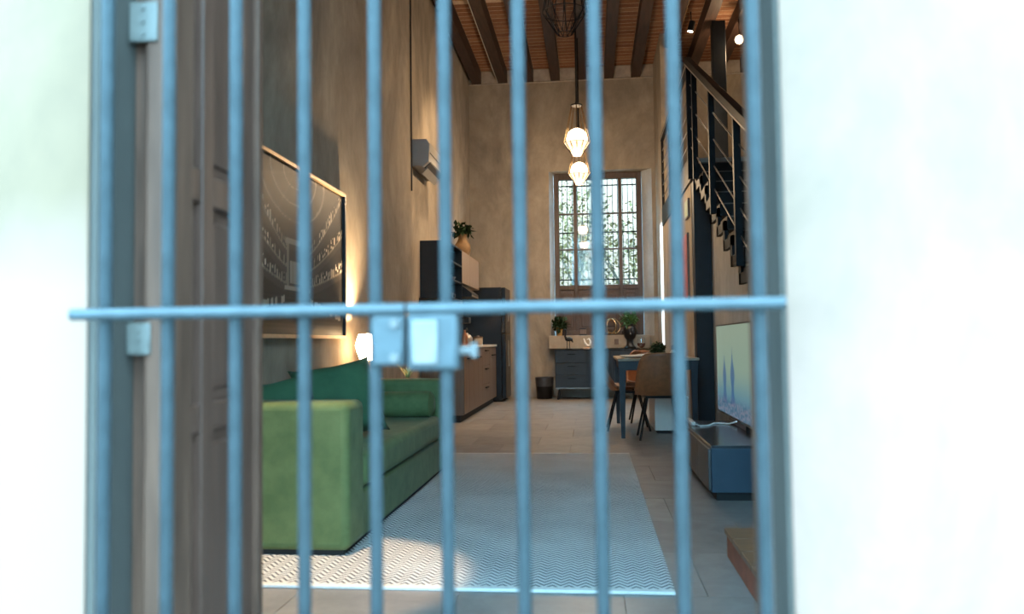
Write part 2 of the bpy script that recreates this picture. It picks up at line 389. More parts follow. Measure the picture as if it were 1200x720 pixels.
# door lining in dark wood
trim = struct('trim_1', MB().box(OL, -0.645, 1.125, YF, 0, OT).box(-0.652, -0.605, 1.105, YF, 0, OT-0.05).box(-0.652, 0.232, 1.105, YF, OT-0.09, OT).box(0.222, OR, 1.115, YF, 0, OT), 'frame_wood', bevel=0.004)
def plate(z0, z1, x0=-0.657, x1=-0.618, y=1.100):
    p = MB().box(x0, x1, y, y+0.007, z0, z1).build('hinge_plate', 'hinge_paint', trim, bevel=0.002)
    for zz in (z0+0.01, (z0+z1)/2, z1-0.01):
        MB().bar(((x0+x1)/2, y+0.001, zz), ((x0+x1)/2, y-0.003, zz), 0.004, n=10).build('screw', 'hinge_paint', p)
plate(1.372, 1.432, -0.676, -0.632); plate(0.908, 0.955, -0.676, -0.640); plate(0.33, 0.38, -0.676, -0.640)
plate(0.880, 0.935, 0.222, 0.236, 1.108)

struct('shaded_reveal', MB().box(OL, OL+0.012, 1.034, 1.124, 0, OT).box(OR-0.006, OR, 1.034, 1.114, 0, OT), 'reveal_shade')  # shade of the wall reveals, put in as dark strips
# left-hand door leaf, folded back into the room
LD = thing('door_1', (-0.652, 1.172, 0.0), kind='structure', rz=math.radians(93.2))
W_, T_ = 0.375, 0.042     # local x = along the leaf, local y = thickness (the -y side faces the room)
def dpart(name, mb, mat='door_wood', par=None, bev=0.004): return mb.build(name, mat, par or LD, bevel=bev, local=True)
for a, b_ in ((0, 0.035), (0.125, 0.170), (W_-0.09, W_)): dpart('stile', MB().box(a, b_, 0, T_, 0.01, 4.3))
for z0, z1 in ((0.01, 0.20), (0.772, 0.822), (1.165, 1.222), (2.15, 2.24), (3.3, 3.4), (4.18, 4.3)):
    for a, b_ in ((0.035, 0.125), (0.170, W_-0.09)): dpart('rail', MB().box(a, b_, 0.002, T_-0.002, z0, z1))
for z0, z1 in ((0.20, 0.772), (0.822, 1.165), (1.222, 2.15), (2.24, 3.3), (3.4, 4.18)):
    for a, b_ in ((0.035, 0.125), (0.170, W_-0.09)):
        p = dpart('panel', MB().box(a-0.002, b_+0.002, 0.014, T_-0.014, z0-0.002, z1+0.002))
        dpart('raised_field', MB().box(a+0.014, b_-0.014, 0.009, T_-0.009, z0+0.022, z1-0.022), par=p, bev=0.006)
dpart('edge_strip', MB().box(W_-0.018, W_+0.008, -0.012, 0.012, 0.01, 4.3), 'frame_wood')

# side walls
struct('wall_left', MB().box(-2.4, XL, YF, 8.34, -0.12, 5.8), 'plaster')
struct('wall_kitchen', MB().box(-2.4, XK, 8.34, YB+0.3, -0.12, 5.8), 'plaster')
# back wall with the window opening
WX0, WX1, WZ0, WZ1 = -0.61, 0.87, 1.0, 3.75
RW0, RW1 = WX0-0.06, WX1+0.15
struct('wall_back', MB().box(-2.4, RW0, YB, YB+0.38, -0.12, 5.8).box(RW1, 2.9, YB, YB+0.38, -0.12, 5.8).box(RW0, RW1, YB, YB+0.38, WZ1, 5.8).box(RW0, RW1, YB, YB+0.38, -0.12, WZ0), 'plaster')
struct('trim_4', MB().prism([(WX1, YB+0.18), (RW1, YB), (RW1, YB+0.38), (WX1, YB+0.38)], 'z', WZ0, WZ1).prism([(WX0, YB+0.18), (RW0, YB), (RW0, YB+0.38), (WX0, YB+0.38)], 'z', WZ0, WZ1), 'pale_plaster')
# right: wall under the mezzanine with a lit frosted pane in it, full height at the far end
GY0, GY1, GZ0, GZ1 = 11.93, 12.45, 0.82, 2.72
struct('wall_right', MB().box(XR, 1.26, 8.6, 11.85, -0.12, 2.62).box(XR, 1.26, 11.85, GY0, -0.12, CZ).box(XR, 1.26, GY1, YB, -0.12, CZ)
       .box(XR, 1.26, GY0, GY1, -0.12, GZ0).box(XR, 1.26, GY0, GY1, GZ1, CZ), 'plaster')
w2 = thing('window_2', (XR+0.1, (GY0+GY1)/2, GZ0), kind='structure')
MB().box(XR-0.002, XR+0.010, GY0+0.03, GY1-0.03, GZ0+0.03, GZ1-0.03).build('pane', 'frosted_glass', w2)
MB().box(XR-0.006, XR+0.06, GY0, GY0+0.03, GZ0, GZ1).box(XR-0.006, XR+0.06, GY1-0.03, GY1, GZ0, GZ1).box(XR-0.006, XR+0.06, GY0, GY1, GZ0, GZ0+0.03).box(XR-0.006, XR+0.06, GY0, GY1, GZ1-0.03, GZ1).build('window_frame', 'white_laminate', w2)
bl = thing('pane_fill_lamp', (1.75, 12.2, 2.2), 'added unseen globe lamp lighting the frosted pane from behind', 'lamp')  # lamp added out of view to make the pane glow
MB().lathe((1.75, 12.2, 2.2), [(0.02, 0.3), (0.07, 0.22), (0.09, 0.12), (0.07, 0.03), (0.02, 0)], 16).build('globe', 'lamp_paper', bl, smooth=True)
MB().bar((1.75, 12.2, 2.5), (1.75, 12.2, 2.66), 0.01, n=8).build('rod', 'black_steel', bl)
light('pane_fill_light', 'POINT', (1.75, 12.2, 2.05), 330, (0.78, 0.90, 1.0), bl, size=0.09)
struct('wall_stair', MB().prism([(YF, -0.12), (8.6, -0.12), (8.6, 2.62), (8.45, 2.62), (2.75, 0.0), (YF, 0.0)], 'x', 1.262, 1.38), 'pale_plaster')
struct('wall_mezzanine', MB().box(2.6, 2.9, YF, YB+0.3, -0.12, 5.8), 'plaster')
struct('mezzanine_floor', MB().box(XR+0.02, 2.6, 8.5, 11.85, 2.66, 2.84).box(1.26, 2.6, 11.85, YB, 2.66, 2.84), 'pale_plaster')
tag(MB().box(XR-0.02, XR+0.02, 8.45, 11.85, 2.60, 2.87).build('trim_2', 'black_steel', bevel=0.004), kind='structure')

# ceiling: brick rows carried by dark beams
ceil = struct('ceiling', MB().box(-2.4, 2.9, YF, YB+0.38, CZ, 5.8), 'brick_field')
BX = [-1.86+0.442*k for k in range(11)]
bmesh_ = MB().box(-0.075, 0.075, -(YB-YF)/2, (YB-YF)/2, -0.23, 0.0).mesh('beam', (0, 0, 0)); bmesh_.materials.append(MATS['beam_wood'])
for x in BX:
    if x < 2.6: inst('beam', bmesh_, ceil, (x, (YB+YF)/2, CZ))
bk = MB().box(-0.143, 0.143, -0.056, 0.056, -0.010, 0.0).mesh('brick', (0, 0, 0)); bk.materials.append(MATS['brick'])
mb = MB()
for x in BX[:-1]:
    mb.box(x+0.075, x+0.367, 10.35, YB, CZ-0.007, CZ)
mb.build('mortar_bed', 'mortar', ceil)
rb = random.Random(5)
for x in BX[:-1]:
    for j in range(20):
        y = YB-0.068-0.135*j
        inst('brick', bk, ceil, (x+0.221, y, CZ-0.0005+rb.uniform(-0.001, 0.0005)), rot=(0, 0, rb.uniform(-.008, .008)))
# plaster infill strip between the beam ends on the back wall
for x in BX[:-1]: MB().box(x+0.076, x+0.366, YB-0.012, YB, CZ-0.215, CZ-0.02).build('beam_filling', 'concrete', ceil)
MB().box(XK, 2.6, YB-0.02, YB, CZ-0.245, CZ-0.23).build('ledger_strip', 'concrete', ceil)

# the back window: frame, mullions, twelve panes, four lower wooden panels
win = thing('window_1', (0.13, YB+0.25, WZ0), kind='structure')
wy0, wy1 = YB+0.20, YB+0.26
fx0, fx1, fz0, fz1 = -0.60, 0.86, WZ0+0.02, 3.74
wp = lambda nm, mb, mat='window_wood', bev=0.006: mb.build(nm, mat, win, bevel=bev)
wp('window_frame', MB().box(fx0, fx0+0.08, wy0-0.02, wy1+0.02, fz0, fz1).box(fx1-0.08, fx1, wy0-0.02, wy1+0.02, fz0, fz1).box(fx0+0.08, fx1-0.08, wy0-0.02, wy1+0.02, fz1-0.10, fz1).box(fx0+0.08, fx1-0.08, wy0-0.02, wy1+0.02, fz0, fz0+0.08))
cx = [fx0+0.08, -0.245, 0.13, 0.505, fx1-0.08]
for k in (1, 2, 3): wp('mullion', MB().box(cx[k]-(0.045 if k == 2 else 0.03), cx[k]+(0.045 if k == 2 else 0.03), wy0, wy1, fz0+0.08, fz1-0.10))
rows = [1.86, 2.46, 3.06, fz1-0.10]
for k in range(4):
    a, b_ = cx[k]+0.03, cx[k+1]-0.03
    if k == 0: a = cx[0]
    if k == 3: b_ = cx[4]
    wp('lower_rail', MB().box(a, b_, wy0, wy1, 1.78, 1.86))
    for z in rows[1:3]: wp('glazing_bar', MB().box(a, b_, wy0+0.01, wy1-0.01, z-0.014, z+0.014))
    for r_ in range(3): MB().box(a-0.002, b_+0.002, wy0+0.028, wy0+0.032, rows[r_]-0.002, rows[r_+1]+0.002).build('pane', 'glass', win)
    p = wp('lower_panel', MB().box(a, b_, wy0+0.02, wy1-0.02, fz0+0.08, 1.78))
    MB().box(a+0.05, b_-0.05, wy0+0.008, wy1-0.015, fz0+0.14, 1.72).build('raised_field', 'window_wood', p, bevel=0.01)
grille = thing('window_grille', (0.13, YB+0.36, 1.8), 'thin iron grille of upright bars outside the back window', 'grille')
for k in range(17):
    x = -0.55+k*0.085; MB().bar((x, YB+0.36, 1.0), (x, YB+0.36, 3.8), 0.006, n=6).build('bar', 'black_steel', grille)
for z in (1.95, 2.75, 3.55): MB().box(-0.66, 0.92, YB+0.353, YB+0.367, z, z+0.02).build('crossbar', 'black_steel', grille)
# masonry ledge below the window
ledge = struct('window_ledge', MB().box(-0.70, 0.93, YB-0.17, YB+0.22, 0.80, 1.015), 'stone_beige', bevel=0.008)
ou = tag(MB().box(0.36, 0.43, YB-0.178, YB-0.17, 0.86, 0.95).build('wall_socket', 'walnut', bevel=0.003), 'small brown socket plate on the front of the window ledge', 'socket')

# garden behind the window
struct('garden_wall', MB().box(-6, 7, 18.4, 18.7, -0.12, 6.5), 'pale_wall_out')
rt = random.Random(11)
for k, (x, y, h, r, lab) in enumerate([(-1.3, 15.6, 2.6, 0.95, 'leafy garden tree filling the left side of the back window'), (0.95, 15.5, 2.3, 0.9, 'leafy garden tree behind the right panes of the back window'),
                                 (-0.3, 17.4, 3.3, 0.9, 'tall pale garden tree farther off behind the middle panes')]):
    t = thing('garden_tree', (x, y, -0.12), lab, 'tree', 'trees behind the back window')
    MB().tube([(x, y, -0.12), (x+0.06, y, h*0.35), (x-0.04, y+0.05, h*0.7), (x+0.1, y, h)], [0.07, 0.055, 0.045, 0.02], 8).build('trunk', 'bark', t, smooth=True)
    mb = MB()
    for q in range(5):
        an = rt.uniform(0, 6.28); ex = (x+math.cos(an)*r*0.8, y+math.sin(an)*r*0.5, h+rt.uniform(-.2, .6)); mb.tube([(x, y, h*0.6), ((x+ex[0])/2, (y+ex[1])/2, h*0.85), ex], [0.03, 0.02, 0.008], 6)
    mb.build('branches', 'bark', t, smooth=True)
    leaf_ball((x, y, h), r, 1500, 0.10, rt, squash=1.5).build('foliage', 'leaf_out', t)

# ================================================================== THE GATE
def gate(label, xs, x_end, pad):
    g = thing('iron_gate', (sum(xs)/len(xs), 1.0, 0.0), label, 'gate')
    me = MB().bar((0, 0, 0.03), (0, 0, 4.3), 0.0086, n=12).mesh('bar', (0, 0, 0)); me.materials.append(MATS['gate_blue'])
    for p in me.polygons: p.use_smooth = len(p.vertices) == 4
    for x in xs: inst('bar', me, g, (x, 1.0, 0))
    lo, hi = x_end
    MB().bar((lo, 0.981, 0.963), (hi, 0.981, 0.963), 0.0078, n=12).build('crossbar', 'gate_blue', g, smooth=True)
    lo2, hi2 = min(xs)-0.0105, max(xs)+0.0105
    MB().box(lo2, hi2, 0.990, 1.010, 0.03, 0.06).build('bottom_rail', 'gate_blue', g, bevel=0.002)
    MB().box(lo2, hi2, 0.990, 1.010, 4.28, 4.31).build('top_rail', 'gate_blue', g, bevel=0.002)
    return g
gL = gate('blue iron gate leaf at the dark wooden door, with strike box', [-0.6435, -0.556, -0.463, -0.370, -0.276], (-0.678, -0.233), 0)
gR = gate('blue iron gate leaf with the pale lock plate, beside the white wall', [-0.184, -0.088, 0.009, 0.107, 0.205], (-0.229, 0.231), 0)
# flat stile and strike box of the left leaf
sb = MB().box(-0.276, -0.234, 0.978, 1.012, 0.892, 0.957).build('strike_box', 'gate_blue', gL, bevel=0.004)
MB().bar((-0.245, 0.977, 0.945), (-0.245, 0.971, 0.945), 0.006, n=10).build('rivet', 'zinc', sb)
MB().bar((-0.245, 0.977, 0.902), (-0.245, 0.971, 0.902), 0.006, n=10).build('rivet', 'zinc', sb)
# lock of the right leaf
lk = MB().box(-0.230, -0.166, 0.976, 1.014, 0.886, 0.958).build('lock_box', 'gate_blue', gR, bevel=0.005)
tag(MB().box(-0.223, -0.190, 0.970, 0.9765, 0.893, 0.949).build('lock_plate', 'lock_plate', lk, bevel=0.004), 'pale painted lock plate')
MB().bar((-0.166, 0.994, 0.910), (-0.150, 0.994, 0.910), 0.006, n=10).build('bolt', 'zinc', lk)
MB().box(-0.152, -0.143, 0.988, 1.0, 0.901, 0.920).build('bolt_head', 'zinc', lk, bevel=0.002)
# fixed hinge bar on the right side and hinge barrels
for z in (0.35, 2.4):
    MB().bar((0.2165, 1.0, z), (0.2165, 1.0, z+0.06), 0.008, n=10).build('hinge', 'gate_blue', gR)
    MB().bar((-0.6615, 1.0, z), (-0.6615, 1.0, z+0.06), 0.008, n=10).build('hinge', 'gate_blue', gL)

# ================================================================== LIVING AREA
# rug
rug = thing('area_rug', (-0.72, 4.75, 0.0), 'large woven rug with pale and slate chevrons under the green sofa', 'rug')
MB().box(-1.72, 0.285, 2.99, 6.52, 0.0, 0.012).build('weave', 'chevron_weave', rug)
MB().box(-1.72, 0.285, 2.955, 2.99, 0.0, 0.013).build('hem', 'linen', rug, bevel=0.003)
MB().box(-1.72, 0.285, 6.52, 6.55, 0.0, 0.013).build('hem', 'linen', rug, bevel=0.003)

# sofa
SX0, SX1, SY0, SY1 = -1.885, -1.05, 3.36, 5.72
sofa = thing('sofa', ((SX0+SX1)/2, (SY0+SY1)/2, 0.012), 'long green velvet sofa against the left wall under the picture', 'sofa')
AT = 0.25
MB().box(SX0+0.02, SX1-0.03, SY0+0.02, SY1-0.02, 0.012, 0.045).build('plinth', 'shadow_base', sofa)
MB().box(SX0, SX1, SY0, SY0+AT, 0.03, 0.668).build('arm', 'velvet', sofa, bevel=0.035, seg=4)
MB().box(SX0, SX1, SY1-AT, SY1, 0.03, 0.668).build('arm', 'velvet', sofa, bevel=0.035, seg=4)
MB().box(SX0+0.02, SX1-0.01, SY0+AT-0.01, SY1-AT+0.01, 0.035, 0.248).build('base', 'velvet', sofa, bevel=0.012)
MB().box(SX0+0.20, SX1+0.005, SY0+AT+0.004, SY1-AT-0.004, 0.256, 0.418).build('seat_cushion', 'velvet', sofa, bevel=0.04, seg=4)
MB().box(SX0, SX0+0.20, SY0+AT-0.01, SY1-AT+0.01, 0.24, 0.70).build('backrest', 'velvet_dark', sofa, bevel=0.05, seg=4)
def cushion(name, label, loc, rot, w, h, t, mat, par=None):
    M = Matrix.Translation(loc) @ Matrix.Rotation(rot[2], 4, 'Z') @ Matrix.Rotation(rot[0], 4, 'X') @ Matrix.Rotation(rot[1], 4, 'Y')
    o = MB().pillow(M, w, h, t).build(name, mat, smooth=True)
    return tag(o, label, 'cushion', 'loose cushions on the green sofa')
R_ = math.radians
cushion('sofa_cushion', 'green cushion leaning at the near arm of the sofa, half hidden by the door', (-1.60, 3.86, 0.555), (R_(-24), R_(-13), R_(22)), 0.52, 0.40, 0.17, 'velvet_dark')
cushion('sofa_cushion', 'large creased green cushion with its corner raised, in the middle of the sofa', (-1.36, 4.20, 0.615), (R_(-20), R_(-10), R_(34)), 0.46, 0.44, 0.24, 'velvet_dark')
# bolster in front of the far arm
tag(MB().tube([(-1.68, 5.36, 0.505), (-1.66, 5.36, 0.505), (-1.10, 5.36, 0.505), (-1.075, 5.36, 0.505)], [0.05, 0.088, 0.088, 0.05], 20).build('bolster_cushion', 'velvet', smooth=True), 'round green bolster lying along the far sofa arm', 'cushion')

# side table with lamp and spiky plant, beyond the sofa
st = thing('side_table', (-1.60, 6.12, 0.0), 'low wooden side table behind the far end of the sofa', 'table')
MB().box(-1.86, -1.28, 5.84, 6.40, 0.52, 0.55).build('table_top', 'walnut', st, bevel=0.004)
for x in (-1.83, -1.31):
    for y in (5.87, 6.37): MB().box(x-0.02, x+0.02, y-0.02, y+0.02, 0.0 if x < -1.75 else 0.013, 0.52).build('leg', 'walnut', st)
tl = thing('table_lamp', (-1.73, 6.05, 0.55), 'glowing paper table lamp on the side table beside the sofa', 'lamp')
MB().lathe((-1.73, 6.05, 0.55), [(0.07, 0), (0.07, 0.015), (0.02, 0.03), (0.012, 0.10), (0.012, 0.25)], 20).build('base', 'gold', tl, smooth=True)
pts = [(0.062, 0.245), (0.098, 0.36), (0.072, 0.445)]
mb = MB(); n6 = 6; vs = []; fs = []
for r, z in pts:
    for k in range(6): vs.append((-1.73+r*math.cos(PI/3*k+0.4), 6.05+r*math.sin(PI/3*k+0.4), 0.55+z))
for i in range(2): fs += [(i*6+k, i*6+(k+1) % 6, i*6+6+(k+1) % 6, i*6+6+k) for k in range(6)]
mb.add(vs, fs); mb.build('lamp_shade', 'lantern_glass', tl)
light('table_lamp_light', 'POINT', (-1.73, 6.05, 0.90), 330, (1.0, 0.70, 0.40), tl, 0.03)
rp = random.Random(2)
sp_ = thing('spiky_plant', (-1.42, 6.05, 0.55), 'spiky pale plant in a dark pot behind the far sofa arm', 'plant')
MB().lathe((-1.42, 6.05, 0.55), [(0.05, 0), (0.065, 0.02), (0.075, 0.09), (0.068, 0.09), (0.06, 0.08)], 18).build('pot', 'blue_black', sp_, smooth=True)
blade_tuft((-1.42, 6.05, 0.62), 0.19, 13, 0.13, 0.012, rp).build('leaves', 'leaf_pale', sp_, smooth=True)

# framed theatre photograph
PY0, PY1, PZ0, PZ1 = 4.00, 5.90, 0.985, 2.045
pic = thing('framed_picture', (XL+0.02, (PY0+PY1)/2, PZ0), 'wide framed black-and-white picture of a theatre hall above the sofa', 'picture')
fr = 0.022
for nm, a in (('frame_side', (PY0, PY0+fr, PZ0, PZ1)), ('frame_side', (PY1-fr, PY1, PZ0, PZ1))): MB().box(XL, XL+0.045, *a).build(nm, 'screen_rim', pic)
MB().box(XL, XL+0.045, PY0, PY1, PZ1, PZ1+fr).build('frame_top', 'frame_gold', pic)
MB().box(XL, XL+0.045, PY0, PY1, PZ0-fr, PZ0).build('frame_bottom', 'frame_gold', pic)
def smooth_(a, b, x):
    t = max(0, min(1, (x-a)/(b-a))); return t*t*(3-2*t)
rh = random.Random(21); hsh = [rh.random() for _ in range(997)]
def h1(i, j): return hsh[(i*131+j*71) % 997]
def theatre(u, v):
    d = abs(u-0.5); c = 0.05+0.05*smooth_(0.35, 0.9, v)
    c += 0.05*smooth_(0.5, 0.95, v)*(1-smooth_(0.2, 0.5, d))
    # painted oval in the ceiling
    for k, (ra, rbb) in enumerate(((0.30, 0.30), (0.21, 0.20), (0.10, 0.10))):
        q = math.hypot((u-0.47)/ra, (v-0.98)/rbb)
        c += 0.10*math.exp(-((q-1)/0.035)**2)
    if v > 0.62:
        an = math.atan2(v-0.98, u-0.47); q = math.hypot((u-0.47)/0.30, (v-0.98)/0.30)
        if q < 1: c += 0.05*max(0, math.cos(an*9))**8
    # proscenium and stage
    if d < 0.115 and 0.28 < v < 0.56: c = 0.10+0.05*(v > 0.5)
    if 0.085 < d < 0.10 and 0.28 < v < 0.54: c = 0.24
    if d < 0.115 and 0.54 < v < 0.57: c = 0.30
    if d < 0.075 and 0.30 < v < 0.44: c = 0.34+0.05*math.sin(u*150)
    if d < 0.12 and 0.265 < v < 0.29: c = 0.40
    # curved balcony tiers with lamps
    for k, (v0, sl) in enumerate(((0.30, 0.32), (0.40, 0.62), (0.50, 0.95), (0.15, -0.10))):
        if d > (0.10 if k < 3 else 0.02):
            vt = v0+sl*max(0, d-0.10)**1.25*1.6
            if abs(v-vt) < 0.007: c = max(c, 0.21)
            if -0.05 < v-vt < 0: c = max(c, 0.12)
            i = int((d-0.10)*52); f = (d-0.10)*52-i
            if 0.0 < v-vt < 0.055+0.05*d and f < 0.6 and h1(i*7+int((v-vt)*60), k+int(u*3)) > 0.5: c = max(c, 0.22+0.75*h1(i, k)*smooth_(0.10, 0.30, d))
            if 0.06 < v-vt < 0.085 and f > 0.3: c = min(c, 0.04)
    if v < 0.24:
        c = 0.045+0.03*math.sin(v*240)*(v > 0.03)
        vt = 0.20-0.25*(d-0.15)
        if abs(v-vt) < 0.02 and d > 0.12 and h1(int(u*60), 5) > 0.35: c = 0.5
        c += 0.06*smooth_(0.12, 0.0, v)
    c = c*0.33 if c < 0.2 else c*0.85
    return (c*1.05, c*0.90, c*0.72, 1)
def print_plane(name, mat, parent, fn_pos, fn_col, nu, nv):
    mb = MB().grid(fn_pos, nu, nv); org = ORG[parent.name]
    me = bpy.data.meshes.new(name); me.from_pydata([(x-org[0], y-org[1], z-org[2]) for x, y, z in mb.v], [], mb.f)
    ca = me.color_attributes.new('print', 'FLOAT_COLOR', 'POINT')
    for i in range(len(mb.v)):
        ca.data[i].color = fn_col((i % (nu+1))/nu, (i//(nu+1))/nv)
    me.materials.append(MATS[mat]); o = bpy.data.objects.new(name, me); COL.objects.link(o); o.parent = parent
    return o
MB().box(XL, XL+0.024, PY0+fr, PY1-fr, PZ0, PZ1).build('backing', 'screen_rim', pic)
print_plane('print', 'theatre_print', pic, lambda u, v: (XL+0.0255, PY0+fr+u*(PY1-PY0-2*fr), PZ0+v*(PZ1-PZ0)), theatre, 210, 120)

# wall conduit by the corner and air conditioner
tag(MB().bar((XL+0.012, 8.30, 2.55), (XL+0.012, 8.30, CZ-0.02), 0.008, n=10).build('wall_conduit', 'blue_black', smooth=True), 'thin dark conduit running up the corner of the sofa wall', 'pipe')
ac = thing('air_conditioner', (XK+0.1, 9.25, 2.92), 'white split air conditioner high on the kitchen wall', 'air conditioner')
MB().prism([(XK, 2.93), (XK+0.13, 2.92), (XK+0.20, 2.98), (XK+0.21, 3.18), (XK+0.17, 3.24), (XK, 3.24)], 'y', 8.80, 9.66).build('housing', 'ac_white', ac, bevel=0.01)
MB().box(XK+0.205, XK+0.212, 8.82, 9.64, 3.075, 3.082).build('front_seam', 'ac_dark', ac)
MB().prism([(XK+0.14, 2.915), (XK+0.205, 2.97), (XK+0.21, 2.985), (XK+0.13, 2.925)], 'y', 8.86, 9.60).build('louvre', 'ac_dark', ac)
MB().prism([(XK+0.10, 2.86), (XK+0.16, 2.925), (XK+0.167, 2.92), (XK+0.107, 2.855)], 'y', 8.88, 9.58).build('flap', 'ac_white', ac)

# media console and television on the right
con = thing('media_console', (0.89, 5.35, 0.0), 'low blue-grey media console below the television', 'console')
CX0, CX1, CY0, CY1 = 0.665, 1.12, 4.66, 6.10
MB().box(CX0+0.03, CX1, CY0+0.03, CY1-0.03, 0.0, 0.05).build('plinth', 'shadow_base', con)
MB().box(CX0, CX1, CY0, CY1, 0.05, 0.300).build('body', 'console_blue', con, bevel=0.003)
MB().box(CX0, CX1, CY0, CY1, 0.300, 0.316).build('console_top', 'console_top', con, bevel=0.002)
for k in range(3):
    a = CY0+0.012+k*(CY1-CY0-0.02)/3; MB().box(CX0-0.016, CX0, a, a+(CY1-CY0-0.02)/3-0.006, 0.058, 0.294).build('drawer_front', 'console_grey', con, bevel=0.002)
tv = thing('television', (1.0, 5.9, 0.316), 'flat television showing two blue bottle shapes, standing on the console', 'television')
TY0, TY1, TZ0, TZ1 = 5.16, 6.56, 0.345, 1.035
MB().box(1.0, 1.035, TY0, TY1, TZ0, TZ1).build('screen_case', 'screen_rim', tv, bevel=0.004)
MB().box(1.0, 1.04, 5.40, 6.05, 0.316, 0.345).build('stand', 'screen_rim', tv)
MB().box(0.995, 1.0, TY0, TY1, TZ1-0.010, TZ1).build('screen_rim', 'screen_rim', tv)
def screen(u, v):
    # u runs away from the camera
    c = [0.36+0.06*v, 0.56, 0.46-0.03*v]
    k = smooth_(0.55, 0.05, v); c = [c[0]*(1-k)+0.10*k, c[1]*(1-k)+0.33*k, c[2]*(1-k)+0.50*k]
    for cu, w_, top in ((0.50, 0.070, 0.76), (0.745, 0.075, 0.66)):
        if 0.12 < v < top:
            ww = w_*(1.0 if v < top*0.55 else max(0.12, 1-(v-top*0.55)/(top*0.45)))*(0.75+0.25*math.sin(v*16))
            q = abs(u-cu)/ww
            if q < 1.3: k = smooth_(1.3, 0.7, q)*0.8; c = [c[0]*(1-k)+0.05*k, c[1]*(1-k)+0.17*k, c[2]*(1-k)+0.40*k]
    if v < 0.22:
        r = h1(int(u*70), int(v*45))
        k = smooth_(0.24, 0.10, v)*(0.3+0.6*r); t = (0.35, 0.32, 0.42) if r > 0.6 else (0.03, 0.08, 0.16)
        c = [c[i]*(1-k)+t[i]*k for i in range(3)]
    return (c[0], c[1], c[2], 1)
print_plane('screen', 'screen_print', tv, lambda u, v: (0.9985, TY0+0.008+u*(TY1-TY0-0.016), TZ0+0.02+v*(TZ1-TZ0-0.03)), screen, 120, 80)
# white power strip and cable on the console
ps = thing('power_strip', (0.70, 5.9, 0.316), 'white power strip with cable on the far end of the console', 'power strip')
MB().box(0.685, 0.715, 5.72, 6.02, 0.316, 0.345).build('strip_body', 'ceramic_white', ps, bevel=0.006)
MB().tube([(0.70, 5.74, 0.33), (0.74, 5.66, 0.322), (0.80, 5.70, 0.322), (0.86, 5.85, 0.322), (0.96, 5.80, 0.322), (0.995, 5.72, 0.345)], 0.006, 8).build('cable', 'ceramic_white', ps, smooth=True)

# low platform at the foot of the stairs
pf = thing('entry_step', (0.8, 3.0, 0.0), 'low entry step with terracotta sides and wooden top beside the gate', 'step')
MB().box(0.555, 1.02, 2.35, 3.49, 0.0, 0.10).build('riser', 'terracotta', pf, bevel=0.004)
for k in range(6):
    y0 = 2.35+k*0.19; MB().box(0.545, 1.02, y0, y0+0.186, 0.10, 0.122).build('board', 'step_wood', pf, bevel=0.002)

# ================================================================== STAIRS AND MEZZANINE RAILING
SL = 0.489; RUN = 0.327; RISE = 0.16
stair = thing('staircase', (1.5, 5.5, 0.0), 'black steel staircase with bar railing climbing to the mezzanine', 'staircase')
sx0, sx1 = XR+0.0, 2.58
Y_top = 8.50
poly_t = []; poly_b = []
nst = 17
for k in range(nst):
    y1 = Y_top-k*RUN; z1 = 2.84-(k+1)*RISE
    poly_t += [(y1, z1+RISE if k else 2.84), (y1, z1)]
pts = [(Y_top, 2.84)]
for k in range(nst):
    y1 = Y_top-k*RUN; z1 = 2.84-(k+1)*RISE
    pts += [(y1, z1), (y1-RUN, z1)] if k else [(y1, z1), (y1-RUN, z1)]
low = [(y-0.0, z) for y, z in pts]
# sawtooth plate: the stepped line and the same line shifted down
top = pts; bot = [(y+0.075, z-0.075) for y, z in reversed(pts[1:])]
for xa in (sx0, 2.50):
    mb = MB()
    L = len(pts)
    for i in range(L-1):
        (ya, za), (yb, zb) = pts[i], pts[i+1]
        if abs(ya-yb) < 1e-6: mb.box(xa, xa+0.035, ya-0.0, ya+0.08, zb-0.08, za)
        else: mb.box(xa, xa+0.035, yb, ya+0.08, za-0.08, za)
    mb.build('stringer', 'black_steel', stair)
trm = MB().box(0, sx1-sx0-0.04, -RUN-0.02, 0.0, -0.075, 0.035).mesh('tread', (0, 0, 0)); trm.materials.append(MATS['tread_black'])
nsm = MB().box(0, sx1-sx0-0.04, -RUN-0.024, -RUN-0.020, 0.026, 0.036).mesh('nosing', (0, 0, 0)); nsm.materials.append(MATS['rail_rod'])
for k in range(nst):
    y1 = Y_top-k*RUN; z1 = 2.84-(k+1)*RISE
    t = inst('tread', trm, stair, (sx0+0.02, y1, z1)); ORG[t.name] = (0, 0, 0)
    n_ = bpy.data.objects.new('nosing', nsm); COL.objects.link(n_); n_.parent = t
    # cream soffit wedge under each tread, beside the stringer
    MB().prism([(y1-0.0, z1-0.01), (y1-RUN*0.75, z1-0.01), (y1-0.0, z1-0.13)], 'x', sx0+0.04, sx0+0.22).build('tread_bracket', 'stone_beige', stair)
def rail_z(y): return 2.86+1.03-SL*(Y_top-y)
for y in (8.40, 7.98, 6.92, 5.78, 4.6, 3.55):
    MB().box(sx0-0.052, sx0-0.002, y-0.025, y+0.025, rail_z(y)-1.12 if y < 8.3 else 2.60, rail_z(y)-0.02).build('post', 'black_steel', stair)
MB().bar((sx0-0.027, 8.48, rail_z(8.48)), (sx0-0.027, 3.4, rail_z(3.4)), 0.06, 0.08).build('handrail', 'black_steel', stair, bevel=0.004)
MB().bar((sx0-0.0585, 8.48, rail_z(8.48)-0.03), (sx0-0.0585, 3.4, rail_z(3.4)-0.03), 0.003, 0.012).build('handrail_edge', 'steel_line', stair)
for d in (0.24, 0.47, 0.70, 0.90):
    MB().bar((sx0-0.014, 8.4, rail_z(8.4)-d), (sx0-0.014, 3.42, rail_z(3.42)-d), 0.006, n=8).build('railing_bar', 'rail_rod', stair)
